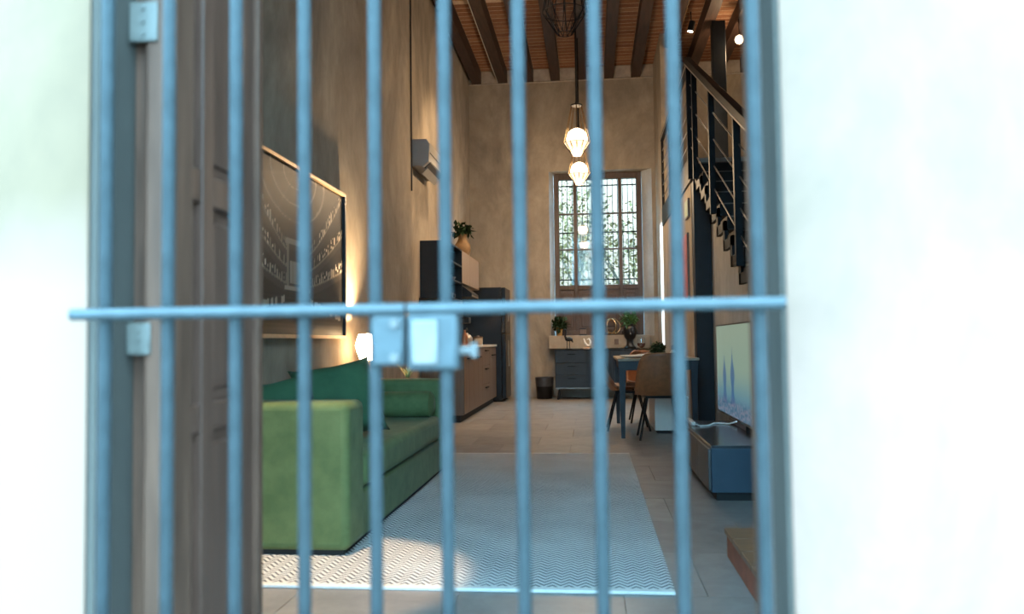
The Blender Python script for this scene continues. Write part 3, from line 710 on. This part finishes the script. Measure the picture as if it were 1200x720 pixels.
mz = thing('mezzanine_railing', (XR, 10.2, 2.87), 'black railing with thin bars along the mezzanine edge', 'railing')
for y in (8.56, 9.6, 10.7, 11.80): MB().box(XR-0.018, XR+0.018, y-0.022, y+0.022, 2.87, 3.86).build('post', 'black_steel', mz)
MB().box(XR-0.025, XR+0.025, 8.53, 11.83, 3.86, 3.92).build('top_rail', 'black_steel', mz, bevel=0.003)
MB().box(XR-0.029, XR-0.025, 8.53, 11.83, 3.865, 3.88).build('top_rail_edge', 'steel_line', mz)
for z in (3.03, 3.2, 3.37, 3.54, 3.71): MB().bar((XR, 8.56, z), (XR, 11.8, z), 0.006, n=8).build('railing_bar', 'rail_rod', mz)
col_ = thing('steel_column', (1.17, 8.53, 0.0), 'black steel column under the mezzanine corner', 'column')
MB().box(1.085, 1.255, 8.44, 8.598, 0.02, 2.60).build('shaft', 'blue_black', col_, bevel=0.004)
MB().box(1.082, 1.26, 8.43, 8.6, 0.0, 0.02).build('base_plate', 'blue_black', col_)
tag(MB().box(1.70, 1.88, 10.9, 11.06, 2.84, CZ-0.232).build('timber_post', 'blue_black', bevel=0.008), 'dark timber post standing on the mezzanine', 'post')
# pictures on the wall under the mezzanine
for nm, (a, b_, z0, z1), mt, lab in (('wall_picture', (8.86, 9.62, 1.37, 2.10), 'red_print', 'red picture on the wall beneath the mezzanine'), ('wall_picture', (8.72, 9.02, 2.26, 2.46), 'green_print', 'small pale green picture high under the mezzanine edge')):
    p = thing(nm, (XR-0.012, (a+b_)/2, z0), lab, 'picture', 'pictures beneath the mezzanine')
    MB().box(XR-0.022, XR, a, b_, z0, z1).build('frame', 'walnut', p)
    MB().box(XR-0.025, XR-0.022, a+0.012, b_-0.012, z0+0.012, z1-0.012).build('print', mt, p)

# ================================================================== KITCHEN
KX = -1.475
kc = []
ky = [9.13, 9.90, 10.67, 11.44, 12.22]
def base_cabinet(i, label):
    y0, y1 = ky[i]+0.001, ky[i+1]-0.001
    c = thing('base_cabinet', ((XK+KX)/2, (y0+y1)/2, 0.0), label, 'cabinet', 'kitchen base cabinets')
    MB().box(XK+0.014, KX-0.05, y0, y1, 0.0, 0.08).build('plinth', 'shadow_base', c)
    MB().box(XK+0.014, KX-0.02, y0, y1, 0.08, 0.855).build('body', 'walnut', c)
    if i != 2:
        h_ = (y1-y0)/2
        for q in range(2):
            d = MB().box(KX-0.02, KX, y0+q*h_+0.003, y0+(q+1)*h_-0.003, 0.09, 0.85).build('door', 'walnut', c, bevel=0.002)
            yy = y0+h_+(-0.09 if q == 0 else 0.09)
            MB().box(KX, KX+0.028, yy-0.075, yy+0.075, 0.725, 0.740).build('handle', 'black_steel', d)
    else:
        for q in range(3):
            d = MB().box(KX-0.02, KX, y0+0.003, y1-0.003, 0.09+q*0.255, 0.34+q*0.255).build('drawer', 'walnut', c, bevel=0.002)
            MB().box(KX, KX+0.028, (y0+y1)/2-0.12, (y0+y1)/2+0.12, 0.29+q*0.255, 0.305+q*0.255).build('handle', 'black_steel', d)
for i, lab in enumerate(['walnut base cabinet at the near end of the kitchen counter', 'walnut base cabinet second from the near counter end', 'walnut drawer cabinet in the middle of the counter', 'walnut base cabinet next to the black fridge']): base_cabinet(i, lab)
tag(MB().box(XK, KX+0.015, 9.11, 12.22, 0.856, 0.888).build('worktop', 'white_laminate', bevel=0.003), 'long pale worktop over the kitchen base cabinets', 'worktop')
tag(MB().box(XK+0.001, XK+0.012, 9.13, 12.22, 0.888, 1.45).build('splashback', 'black_lacquer'), 'glossy black splashback behind the kitchen worktop', 'splashback')
# fridge
fg = thing('fridge', (-1.66, 12.63, 0.0), 'tall black fridge in the corner by the back wall', 'fridge')
MB().box(XK+0.01, -1.39, 12.25, 12.98, 0.03, 1.775).build('body', 'black_lacquer', fg, bevel=0.006)
for z0, z1 in ((0.05, 1.05), (1.062, 1.77)):
    d = MB().box(-1.389, -1.325, 12.255, 12.975, z0, z1).build('door', 'black_lacquer', fg, bevel=0.008)
    MB().bar((-1.29, 12.33, z0+0.18 if z0 > 1 else 0.55), (-1.29, 12.33, z0+0.48 if z0 > 1 else 0.95), 0.011, n=8).build('handle', 'steel_line', d)
for y in (12.3, 12.93): MB().box(-1.95, -1.38, y-0.03, y+0.03, 0.0, 0.03).build('foot', 'shadow_base', fg)
# wall units
ou = thing('open_shelf_unit', (-1.84, 9.7, 1.45), 'black open wall shelf unit at the near end of the kitchen', 'shelf')
UY0, UY1, UX1 = 9.2, 10.25, -1.67
MB().box(XK, UX1, UY0, UY0+0.02, 1.45, 2.13).build('side_panel', 'blue_black', ou)
MB().box(XK, UX1, UY1-0.02, UY1, 1.45, 2.13).build('side_panel', 'blue_black', ou)
MB().box(XK, UX1, UY0+0.02, UY1-0.02, 2.11, 2.13).build('top_panel', 'blue_black', ou)
for z in (1.45, 1.68, 1.90): MB().box(XK, UX1, UY0+0.02, UY1-0.02, z, z+0.02).build('shelf_board', 'blue_black', ou)
MB().box(XK, XK+0.01, UY0+0.02, UY1-0.02, 1.47, 2.11).build('back_panel', 'black_lacquer', ou)
def wall_cab(y0, y1, lab):
    c = thing('wall_cabinet', (-1.84, (y0+y1)/2, 1.68), lab, 'cabinet', 'taupe wall cabinets')
    MB().box(XK, UX1-0.02, y0, y1, 1.70, 2.13).build('body', 'taupe_wood', c)
    MB().box(UX1-0.02, UX1, y0+0.003, y1-0.003, 1.702, 2.128).build('door', 'taupe_wood', c, bevel=0.002)
wall_cab(10.252, 10.90, 'taupe wall cabinet next to the black open shelves'); wall_cab(10.902, 11.80, 'taupe wall cabinet under the tan vase near the fridge')
hd = thing('range_hood', (-1.8, 10.58, 1.52), 'black range hood under the taupe wall cabinets', 'hood')
MB().prism([(XK, 1.52), (-1.55, 1.52), (-1.55, 1.57), (-1.72, 1.70), (XK, 1.70)], 'y', 10.28, 10.88).build('housing', 'black_lacquer', hd, bevel=0.003)
MB().box(-1.552, -1.548, 10.28, 10.88, 1.525, 1.54).build('front_edge', 'steel_line', hd)
# crockery on the open shelves
for z, items in ((1.47, ('mug', 3)), (1.70, ('bowl', 3))):
    for k in range(items[1]):
        y = 9.45+k*0.28; x = -1.79
        if items[0] == 'mug':
            g = thing('mug', (x, y, z), ['grey mug on the lower kitchen shelf, at the near end', 'grey mug in the middle of the lower kitchen shelf', 'grey mug on the lower kitchen shelf, at the far end'][k], 'mug', 'mugs on the kitchen shelf')
            MB().lathe((x, y, z), [(0.035, 0), (0.04, 0.01), (0.042, 0.09), (0.037, 0.09), (0.034, 0.012)], 16).build('body', 'steel_line' if k == 1 else 'steel_line', g, smooth=True)
            MB().tube([(x+0.04, y, z+0.075), (x+0.065, y, z+0.07), (x+0.065, y, z+0.03), (x+0.04, y, z+0.022)], 0.006, 6).build('handle', 'steel_line', g, smooth=True)
        else:
            g = tag(MB().lathe((x, y, z), [(0.03, 0), (0.05, 0.015), (0.08, 0.06), (0.075, 0.06), (0.045, 0.02)], 18).build('bowl', 'steel_line', smooth=True), ['grey bowl on the middle kitchen shelf, at the near end', 'grey bowl in the middle of the middle kitchen shelf', 'grey bowl on the middle kitchen shelf, at the far end'][k], 'bowl', 'bowls on the kitchen shelf')
# counter top things
cm = thing('coffee_maker', (-1.72, 10.55, 0.888), 'black coffee maker on the kitchen worktop', 'coffee maker')
MB().box(-1.82, -1.62, 10.45, 10.65, 0.888, 0.915).build('base', 'black_lacquer', cm, bevel=0.004)
MB().box(-1.82, -1.74, 10.46, 10.64, 0.915, 1.18).build('tower', 'black_lacquer', cm, bevel=0.006)
MB().box(-1.82, -1.62, 10.45, 10.65, 1.18, 1.26).build('head', 'black_lacquer', cm, bevel=0.01)
MB().lathe((-1.675, 10.55, 0.918), [(0.045, 0), (0.06, 0.03), (0.06, 0.09), (0.045, 0.14), (0.04, 0.14)], 16).build('jug', 'thin_glass', cm, smooth=True)
bt_ = thing('wine_bottle', (-1.56, 9.72, 0.888), 'copper bottle standing near the worktop edge', 'bottle')
MB().lathe((-1.56, 9.72, 0.888), [(0.036, 0), (0.038, 0.01), (0.038, 0.11), (0.03, 0.135), (0.014, 0.16), (0.014, 0.19)], 16).build('body', 'copper', bt_, smooth=True)
MB().lathe((-1.56, 9.72, 1.078), [(0.015, 0), (0.015, 0.02)], 12).build('cap', 'black_steel', bt_)
cn = thing('storage_canister', (-1.57, 10.95, 0.888), 'tan canister with a lid on the kitchen worktop', 'canister')
MB().lathe((-1.57, 10.95, 0.888), [(0.06, 0), (0.065, 0.01), (0.065, 0.09), (0.06, 0.095)], 20).build('body', 'stone_beige', cn, smooth=True)
MB().lathe((-1.57, 10.95, 0.983), [(0.066, 0), (0.066, 0.018), (0.02, 0.02), (0.018, 0.035), (0.008, 0.036)], 20).build('lid', 'walnut', cn, smooth=True)
kt = thing('kettle', (-1.60, 10.15, 0.888), 'steel kettle on the kitchen worktop', 'kettle')
MB().lathe((-1.60, 10.15, 0.888), [(0.07, 0), (0.08, 0.02), (0.075, 0.09), (0.05, 0.13), (0.02, 0.14), (0.012, 0.16)], 20).build('body', 'steel_line', kt, smooth=True)
MB().tube([(-1.60, 10.09, 0.99), (-1.60, 10.07, 1.07), (-1.60, 10.15, 1.11), (-1.60, 10.23, 1.07), (-1.60, 10.21, 0.99)], 0.008, 8).build('handle', 'black_steel', kt, smooth=True)
# vase with dark plant on the wall cabinet
vs_ = thing('vase_plant', (-1.80, 11.1, 2.13), 'tan gourd-shaped vase with a dark green plant on top of the wall cabinet', 'plant')
MB().lathe((-1.80, 11.1, 2.13), [(0.05, 0), (0.085, 0.03), (0.115, 0.10), (0.11, 0.17), (0.07, 0.23), (0.055, 0.27), (0.075, 0.32), (0.068, 0.32), (0.045, 0.27)], 24).build('vase', 'tan_vase', vs_, smooth=True)
rv = random.Random(9)
mb = blade_tuft((-1.80, 11.1, 2.40), 0.20, 26, 0.12, 0.022, rv, 0.2); mb2 = leaf_ball((-1.80, 11.1, 2.52), 0.13, 130, 0.09, rv, 0.6)
mb.add(mb2.v, mb2.f).build('foliage', 'leaf_dark', vs_)

# ================================================================== DINING
TX0, TX1, TDY0, TDY1 = 0.245, 0.985, 7.60, 9.05
tb = thing('dining_table', ((TX0+TX1)/2, (TDY0+TDY1)/2, 0.0), 'dining table with pale top and slate blue legs', 'table')
MB().box(TX0-0.01, TX1+0.01, TDY0-0.02, TDY1+0.02, 0.728, 0.752).build('table_top', 'stone_beige', tb, bevel=0.004)
MB().box(TX0+0.03, TX1-0.03, TDY0+0.02, TDY0+0.04, 0.64, 0.728).build('apron', 'slate_blue', tb)
MB().box(TX0+0.03, TX1-0.03, TDY1-0.04, TDY1-0.02, 0.64, 0.728).build('apron', 'slate_blue', tb)
MB().box(TX0+0.02, TX0+0.04, TDY0+0.04, TDY1-0.04, 0.64, 0.728).build('apron', 'slate_blue', tb)
MB().box(TX1-0.04, TX1-0.02, TDY0+0.04, TDY1-0.04, 0.64, 0.728).build('apron', 'slate_blue', tb)
for x, sx in ((TX0+0.035, 1), (TX1-0.035, -1)):
    for y in (TDY0+0.035, TDY1-0.035):
        MB().add([(x+dx*k, y+dy*k, z) for z, k in ((0.0, 0.018), (0.728, 0.034)) for dx, dy in ((-1,-1),(1,-1),(1,1),(-1,1))], [(0,3,2,1),(4,5,6,7),(0,1,5,4),(1,2,6,5),(2,3,7,6),(3,0,4,7)]).build('leg', 'slate_blue', tb)
# scoop chair, facing +y in its own space
def make_chair():
    c = thing('dining_chair', (0, 0, 0))
    def shell(u, v):
        a = 2*u-1
        t = v
        if t < 0.5:
            s_ = t/0.5; y = 0.23-0.40*s_; z = 0.455-0.035*math.sin(s_*PI*0.5)+0.0; wd = 0.215+0.015*math.sin(s_*PI)
            z += 0.045*abs(a)**2.5*(0.3+0.7*s_)
            if s_ < 0.2: z -= (0.2-s_)*0.10
        else:
            s_ = (t-0.5)/0.5; an = min(1, s_*2.2)*R_(80)
            y = -0.17-0.075*math.sin(min(1, s_*2.5)*PI/2)-0.07*s_; z = 0.42+0.05*min(1, s_*3)+0.335*s_; wd = 0.23-0.055*s_**2
            y += 0.075*abs(a)**2.2*(1-0.45*s_)
        e = 1.0
        if t > 0.86: e = math.sqrt(max(0.0, 1-((t-0.86)/0.15)**2)); e = 0.55+0.45*e
        if t < 0.10: e = 0.80+0.20*math.sqrt(max(0, 1-((0.10-t)/0.10)**2))
        return (a*wd*e, y, z)
    sh = MB().grid(shell, 14, 26).build('shell', 'leather', c, smooth=True, local=True)
    so = sh.modifiers.new('thick', 'SOLIDIFY'); so.thickness = 0.022; so.offset = 0
    MB().box(-0.14, 0.14, -0.13, 0.13, 0.382, 0.402).build('seat_frame', 'black_steel', c, local=True)
    for x in (-1, 1):
        for y in (-1, 1): MB().bar((x*0.12, y*0.11, 0.392), (x*0.20, y*0.215, 0.0), 0.011, n=8).build('leg', 'black_steel', c, local=True, smooth=True)
    return c
ch = make_chair()
spots = [((0.625, 7.64, 0), 0.0, 'brown leather dining chair with its back to the gate'),
         ((0.36, 8.40, 0), R_(-90), 'brown leather dining chair at the long side of the table'),
         ((0.62, 9.20, 0), R_(180), 'brown leather dining chair at the far end of the table')]
for k, (p, rz, lab) in enumerate(spots):
    o = ch if k == 0 else copy_tree(ch)
    o.location = p; o.rotation_euler = (0, 0, rz); tag(o, lab, 'chair', 'dining chairs around the table')
# beige storage bench beyond the chair
bb = thing('storage_bench', (0.84, 8.35, 0.0), 'beige box bench under the table behind the near chair', 'bench')
MB().box(0.605, 0.93, 8.00, 8.80, 0.03, 0.34).build('body', 'white_laminate', bb, bevel=0.005)
MB().box(0.595, 0.935, 7.995, 8.805, 0.34, 0.36).build('lid', 'white_laminate', bb, bevel=0.004)
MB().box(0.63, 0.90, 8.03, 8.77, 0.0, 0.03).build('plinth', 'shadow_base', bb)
# table setting
TT = 0.752
pl = [(0.40, 7.86), (0.42, 8.4), (0.62, 8.82)]
for k, (x, y) in enumerate(pl):
    tag(MB().lathe((x, y, TT), [(0.07, 0), (0.11, 0.006), (0.135, 0.018), (0.13, 0.019), (0.08, 0.008)], 24).build('plate', 'ceramic_white', smooth=True),
        ['white plate at the near corner of the dining table', 'white plate at the long side of the dining table', 'white plate at the far end of the dining table'][k], 'plate', 'plates on the dining table')
def wine_glass(x, y, lab):
    g = thing('wine_glass', (x, y, TT), lab, 'glass', 'wine glasses on the table')
    MB().lathe((x, y, TT), [(0.036, 0), (0.034, 0.003), (0.005, 0.007), (0.004, 0.08), (0.012, 0.087)], 18).build('stem', 'thin_glass', g, smooth=True)
    MB().lathe((x, y, TT), [(0.012, 0.087), (0.036, 0.11), (0.043, 0.14), (0.040, 0.18), (0.033, 0.205)], 18).build('bowl', 'thin_glass', g, smooth=True)
    MB().lathe((x, y, TT), [(0.010, 0.090), (0.034, 0.112), (0.040, 0.138), (0.038, 0.142)], 18).build('wine', 'wine', g, smooth=True)
wine_glass(0.49, 8.05, 'glass of red wine beside the plates on the dining table')
tp = thing('table_plant', (0.66, 8.25, TT), 'round dark green plant in a low pot on the dining table', 'plant')
MB().lathe((0.66, 8.25, TT), [(0.05, 0), (0.06, 0.01), (0.065, 0.05), (0.058, 0.05)], 18).build('pot', 'blue_black', tp, smooth=True)
leaf_ball((0.66, 8.25, TT+0.08), 0.085, 240, 0.05, random.Random(4), 0.7).build('foliage', 'leaf_dark', tp)
np_ = thing('napkin_cone', (0.80, 8.05, TT), 'folded white napkin standing on the table with a brown ring', 'napkin')
MB().lathe((0.80, 8.05, TT), [(0.06, 0), (0.045, 0.03), (0.018, 0.07), (0.014, 0.075)], 7).build('cloth', 'linen', np_)
MB().lathe((0.80, 8.05, TT+0.072), [(0.018, 0), (0.020, 0.012), (0.020, 0.03), (0.012, 0.045)], 12).build('ring', 'walnut', np_, smooth=True)

# ================================================================== BACK WALL FURNITURE
sd = thing('sideboard', (0.06, 12.75, 0.0), 'slate grey sideboard on tapered legs below the window ledge', 'sideboard')
BX0, BX1, BY0, BY1 = -0.585, 0.70, 12.62, 12.97
MB().box(BX0, BX1, BY0+0.02, BY1, 0.19, 0.775).build('body', 'slate_blue', sd, bevel=0.003)
MB().box(BX0-0.008, BX1+0.008, BY0-0.005, BY1, 0.775, 0.793).build('sideboard_top', 'blue_black', sd, bevel=0.003)
for q in range(3):
    z0 = 0.20+q*0.19; d = MB().box(BX0+0.015, BX0+0.50, BY0, BY0+0.02, z0, z0+0.184).build('drawer', 'slate_blue', sd, bevel=0.003)
    MB().box(BX0+0.20, BX0+0.32, BY0-0.012, BY0, z0+0.13, z0+0.145).build('handle', 'black_steel', d)
for q in range(2):
    x0 = BX0+0.51+q*0.385; d = MB().box(x0, x0+0.38, BY0, BY0+0.02, 0.20, 0.764).build('door', 'slate_blue', sd, bevel=0.003)
    MB().box(x0+(0.34 if q == 0 else 0.03), x0+(0.35 if q == 0 else 0.04), BY0-0.012, BY0, 0.45, 0.57).build('handle', 'black_steel', d)
for x, sx in ((BX0+0.07, -1), (BX1-0.07, 1)):
    for y in (BY0+0.06, BY1-0.05): MB().bar((x, y, 0.19), (x+sx*0.035, y, 0.0), 0.018, n=10).build('leg', 'blue_black', sd)
MB().box(BX0, BX1, BY0+0.03, BY0+0.05, 0.17, 0.19).build('lower_rail', 'steel_line', sd)
bn = thing('waste_bin', (-0.775, 12.92, 0.0), 'black waste bin with a plastic liner beside the sideboard', 'bin')
MB().lathe((-0.775, 12.92, 0.0), [(0.12, 0), (0.125, 0.01), (0.145, 0.34), (0.138, 0.34), (0.12, 0.02)], 24).build('body', 'black_lacquer', bn, smooth=True)
MB().lathe((-0.775, 12.92, 0.20), [(0.1405, 0.0), (0.146, 0.06), (0.150, 0.145), (0.142, 0.15), (0.137, 0.12)], 24).build('liner', 'bag_plastic', bn, smooth=True)
LZ = 1.015
p1 = thing('potted_plant', (-0.525, YB-0.05, LZ), 'small plant in an ochre pot on the window ledge', 'plant', 'plants by the back window')
MB().lathe((-0.525, YB-0.05, LZ), [(0.038, 0), (0.042, 0.01), (0.052, 0.13), (0.045, 0.13), (0.043, 0.12)], 18).build('pot', 'ochre_pot', p1, smooth=True)
leaf_ball((-0.525, YB-0.05, LZ+0.19), 0.13, 150, 0.09, random.Random(14), 0.65).build('foliage', 'leaf_dark', p1)
bx = thing('trinket_box', (-0.14, YB-0.05, LZ), 'small dark box with a framed lid on the window ledge', 'box')
MB().box(-0.20, -0.08, YB-0.10, YB, LZ, LZ+0.02).build('base', 'black_lacquer', bx)
MB().box(-0.19, -0.09, YB-0.095, YB-0.005, LZ+0.02, LZ+0.10).build('body', 'walnut', bx, bevel=0.004)
MB().box(-0.195, -0.085, YB-0.10, YB, LZ+0.10, LZ+0.115).build('lid', 'black_lacquer', bx, bevel=0.003)
rg = thing('ring_sculpture', (0.32, YB-0.04, LZ), 'gold sculpture of interlocking rings on the window ledge', 'sculpture')
MB().lathe((0.32, YB-0.04, LZ), [(0.05, 0), (0.05, 0.012), (0.01, 0.018)], 18).build('base', 'black_lacquer', rg, smooth=True)
for k, (tx, tz, ox) in enumerate(((0.5, 0.35, 0.03), (-0.5, -0.7, -0.02), (1.2, 0.9, 0.0))):
    M = Matrix.Translation((0.32+ox, YB-0.04, LZ+0.145)) @ Matrix.Rotation(tz, 4, 'Z') @ Matrix.Rotation(tx, 4, 'Y')
    MB().tube([M @ Vector((0.125*math.cos(2*PI*i/32), 0, 0.125*math.sin(2*PI*i/32)*0.95)) for i in range(32)], 0.011, 8, closed=True).build('ring', 'gold', rg, smooth=True)
# bird figure on the sideboard
SZ = 0.793
fl = thing('bird_figurine', (-0.37, 12.72, SZ), 'black long-legged bird figurine on the sideboard', 'figurine')
MB().lathe((-0.37, 12.72, SZ), [(0.055, 0), (0.055, 0.012), (0.04, 0.015)], 18, sx=1.1).build('base', 'black_lacquer', fl, smooth=True)
MB().tube([(-0.395, 12.72, SZ+0.01), (-0.392, 12.72, SZ+0.07), (-0.395, 12.72, SZ+0.14)], 0.006, 8).build('leg', 'black_lacquer', fl, smooth=True)
MB().tube([(-0.350, 12.72, SZ+0.01), (-0.355, 12.72, SZ+0.07), (-0.352, 12.72, SZ+0.14)], 0.006, 8).build('leg', 'black_lacquer', fl, smooth=True)
MB().tube([(-0.435, 12.72, SZ+0.27), (-0.455, 12.72, SZ+0.285), (-0.44, 12.72, SZ+0.315), (-0.415, 12.72, SZ+0.31), (-0.405, 12.72, SZ+0.27), (-0.425, 12.72, SZ+0.21), (-0.40, 12.72, SZ+0.165), (-0.365, 12.72, SZ+0.165), (-0.32, 12.72, SZ+0.155), (-0.30, 12.72, SZ+0.11)],
          [0.004, 0.012, 0.018, 0.014, 0.012, 0.016, 0.034, 0.040, 0.026, 0.006], 10).build('body', 'black_lacquer', fl, smooth=True)
ss = thing('curl_sculpture', (-0.09, 12.74, SZ), 'pale curled sculpture on the sideboard next to the bird', 'sculpture')
MB().box(-0.14, -0.04, 12.70, 12.78, SZ, SZ+0.03).build('base', 'copper', ss, bevel=0.004)
MB().tube([(-0.15+0.02, 12.74, SZ+0.17), (-0.11, 12.74, SZ+0.10), (-0.07, 12.74, SZ+0.05), (-0.03, 12.74, SZ+0.06), (-0.02, 12.74, SZ+0.12), (-0.05, 12.74, SZ+0.17), (-0.08, 12.74, SZ+0.15)], [0.012, 0.02, 0.024, 0.024, 0.02, 0.014, 0.008], 10).build('curl', 'ceramic_white', ss, smooth=True)
# black head planter
hp = thing('head_planter', (0.60, 12.72, SZ), 'black head-shaped planter with a green plant at the sideboard end', 'planter')
MB().lathe((0.60, 12.72, SZ), [(0.095, 0), (0.10, 0.02), (0.06, 0.06), (0.048, 0.10), (0.052, 0.14), (0.085, 0.18), (0.105, 0.25), (0.105, 0.31), (0.085, 0.36), (0.06, 0.375)], 24, sy=1.1).build('head', 'black_lacquer', hp, smooth=True)
MB().tube([(0.60, 12.62, SZ+0.29), (0.60, 12.595, SZ+0.25), (0.60, 12.585, SZ+0.235), (0.60, 12.61, SZ+0.225)], [0.012, 0.016, 0.02, 0.014], 8).build('nose', 'black_lacquer', hp, smooth=True)
for sx in (-1, 1): MB().lathe((0.60+sx*0.106, 12.73, SZ+0.23), [(0.008, 0), (0.016, 0.02), (0.018, 0.05), (0.008, 0.07)], 10).build('ear', 'black_lacquer', hp, smooth=True)
leaf_ball((0.60, 12.72, SZ+0.47), 0.13, 160, 0.09, random.Random(8), 0.75).build('foliage', 'leaf_mid', hp)
MB().lathe((0.60, 12.72, SZ+0.365), [(0.055, 0), (0.055, 0.02)], 16).build('soil', 'soil', hp)

# ================================================================== LAMPS
def pendant(loc, lab, lit):
    x, y, z = loc     # z = lowest point of the cage
    p = thing('pendant_lamp', loc, lab, 'lamp', 'wire cage pendant lamps')
    MB().bar((x, y, z+0.61), (x, y, CZ-0.02), 0.011, n=8).build('rod', 'black_steel', p)
    MB().lathe((x, y, CZ-0.03), [(0.06, 0), (0.06, 0.03)], 18).build('ceiling_cup', 'black_steel', p)
    MB().lathe((x, y, z+0.595), [(0.068, 0), (0.072, 0.006), (0.07, 0.014), (0.02, 0.02), (0.016, 0.05)], 20).build('cap', 'black_steel', p, smooth=True)
    nr = 12
    R1, R2, Z1, Z2 = 0.155, 0.055, 0.155, 0.004
    P1 = [(x+R1*math.cos(2*PI*k/nr), y+R1*math.sin(2*PI*k/nr), z+Z1) for k in range(nr)]
    P0 = [(x+0.062*math.cos(2*PI*k/nr), y+0.062*math.sin(2*PI*k/nr), z+0.598) for k in range(nr)]
    Pm = [(x+0.132*math.cos(2*PI*k/nr), y+0.132*math.sin(2*PI*k/nr), z+0.27) for k in range(nr)]
    P2 = [(x+R2*math.cos(2*PI*(k+0.5)/nr), y+R2*math.sin(2*PI*(k+0.5)/nr), z+Z2) for k in range(0, nr)]
    for k in range(nr): MB().tube([P0[k], Pm[k], P1[k]], 0.0035, 5).build('wire', 'gold' if lit else 'black_steel', p)  # on lit lamps the glow on the wires is put into a gold colour
    mb = MB()
    for k in range(nr):
        mb.bar(P1[k], P1[(k+1) % nr], 0.0035, n=5); mb.bar(P1[k], P2[k], 0.003, n=5); mb.bar(P1[(k+1) % nr], P2[k], 0.003, n=5); mb.bar(P2[k], P2[(k+1) % nr], 0.003, n=5)
    mb.build('lower_cage', 'black_steel', p)
    MB().bar((x, y, z+0.325), (x, y, z+0.60), 0.008, n=10).build('socket', 'black_steel', p)
    if lit:
        MB().lathe((x, y, z+0.12), [(0.03, 0), (0.085, 0.012), (0.120, 0.045), (0.122, 0.095), (0.105, 0.150), (0.075, 0.185), (0.03, 0.205), (0.012, 0.212)], 18).build('bulb', 'bulb', p, smooth=True)
        MB().lathe((x, y, z+0.012), [(0.046, 0), (0.053, 0.008), (0.149, 0.143)], 20).build('glass_bowl', 'lantern_lit', p)
        # light of the bulb, just below its glass
        light('pendant_light', 'POINT', (x, y, z-0.06), lit, WARM, p, 0.09)
    else:
        MB().lathe((x, y, z+0.012), [(0.046, 0), (0.053, 0.008), (0.149, 0.143)], 20).build('glass_bowl', 'thin_glass', p)
        MB().lathe((x, y, z+0.20), [(0.02, 0), (0.05, 0.03), (0.06, 0.08), (0.05, 0.14), (0.02, 0.2), (0.016, 0.23)], 18).build('bulb', 'thin_glass', p, smooth=True)
    return p
pendant((-0.150, 5.45, 3.05), 'unlit wire cage pendant lamp nearest the gate', 0)
pendant((-0.135, 9.3, 3.095), 'lit wire cage pendant lamp in front of the window top', 85)
pendant((-0.140, 11.3, 3.145), 'lit wire cage pendant lamp farthest back, against the window', 85)
# lamp chain of the unlit pendant
tag(MB().bar((0.03, 5.46, 3.06), (0.03, 5.46, 3.30), 0.003, n=6).lathe((0.03, 5.46, 3.02), [(0.005, 0), (0.012, 0.015), (0.01, 0.035), (0.004, 0.045)], 10).bar((0.03, 5.46, 3.3), (0.03, 5.46, 5.26), 0.0022, n=5).build('pull_cord', 'steel_line', smooth=True), 'thin pull cord with a small weight beside the unlit pendant', 'cord')
def spot(loc, aim, lab, power, angle=60, blend=0.4, size=0.05, col=WARM, wall=False):
    p = thing('ceiling_spotlight', loc, lab, 'spotlight', 'spotlights under the beams')
    x, y, z = loc; d = (Vector(aim)-Vector(loc)).normalized(); a = Vector(loc)
    MB().bar(a, a-d*0.13, 0.042, n=16).build('can', 'black_steel', p, smooth=True)
    MB().bar(a-d*0.06, (x-d.x*0.06, YF if wall else y-d.y*0.06, (z-d.z*0.06) if wall else CZ-0.22), 0.008, n=8).build('stem', 'black_steel', p)
    MB().bar(a+d*0.001, a+d*0.004, 0.034, n=16).build('lens', 'spot_lens', p)
    light('spot_light', 'SPOT', a+d*0.02, power, col, p, size, aim, angle, blend)
spot((1.37, 10.6, 5.02), (0.2, 11.0, 0), 'small lit spotlight under the beams above the mezzanine', 260, 95, 0.6)
spot((-1.418, 2.25, 5.05), (-1.10, 3.08, 0.0), 'spotlight under the beams near the street wall, aimed at the sofa arm', 1450, 14.5, 0.35, 0.04)
spot((-0.51, 8.4, 5.1), (-0.6, 9.9, 0), 'added unseen spotlight under the beams, brightening the middle of the room', 150, 80, 0.7)  # fixture added out of view as fill for mid-room
spot((-0.99, 9.45, 5.1), (-1.5, 10.9, 0.9), 'added unseen spotlight under the beams, brightening the kitchen counter', 280, 80, 0.6)  # extra fixture above the view, added to light the kitchen side
gp = thing('globe_pendant', (2.06, 10.9, 4.93), 'small warm globe lamp hanging above the mezzanine', 'lamp')
MB().lathe((2.06, 10.9, 4.93), [(0.01, 0), (0.045, 0.02), (0.062, 0.06), (0.045, 0.10), (0.01, 0.12)], 16).build('globe', 'lamp_paper', gp, smooth=True)
MB().bar((2.06, 10.9, 5.05), (2.06, 10.9, CZ-0.02), 0.006, n=8).build('rod', 'black_steel', gp)
light('globe_light', 'POINT', (2.06, 10.9, 4.85), 40, WARM, gp, 0.06)
# conduits along the beams
tag(MB().bar((BX[1]-0.088, 6.0, CZ-0.20), (BX[1]-0.088, YB-0.02, CZ-0.20), 0.010, n=8).build('ceiling_conduit', 'linen', smooth=True), 'thin metal conduit along the second beam from the kitchen wall', 'conduit')
tag(MB().bar((BX[7]+0.088, 6.0, CZ-0.20), (BX[7]+0.088, YB-0.02, CZ-0.20), 0.010, n=8).build('ceiling_conduit', 'gold', smooth=True), 'thin brass conduit along a beam above the mezzanine edge', 'conduit')
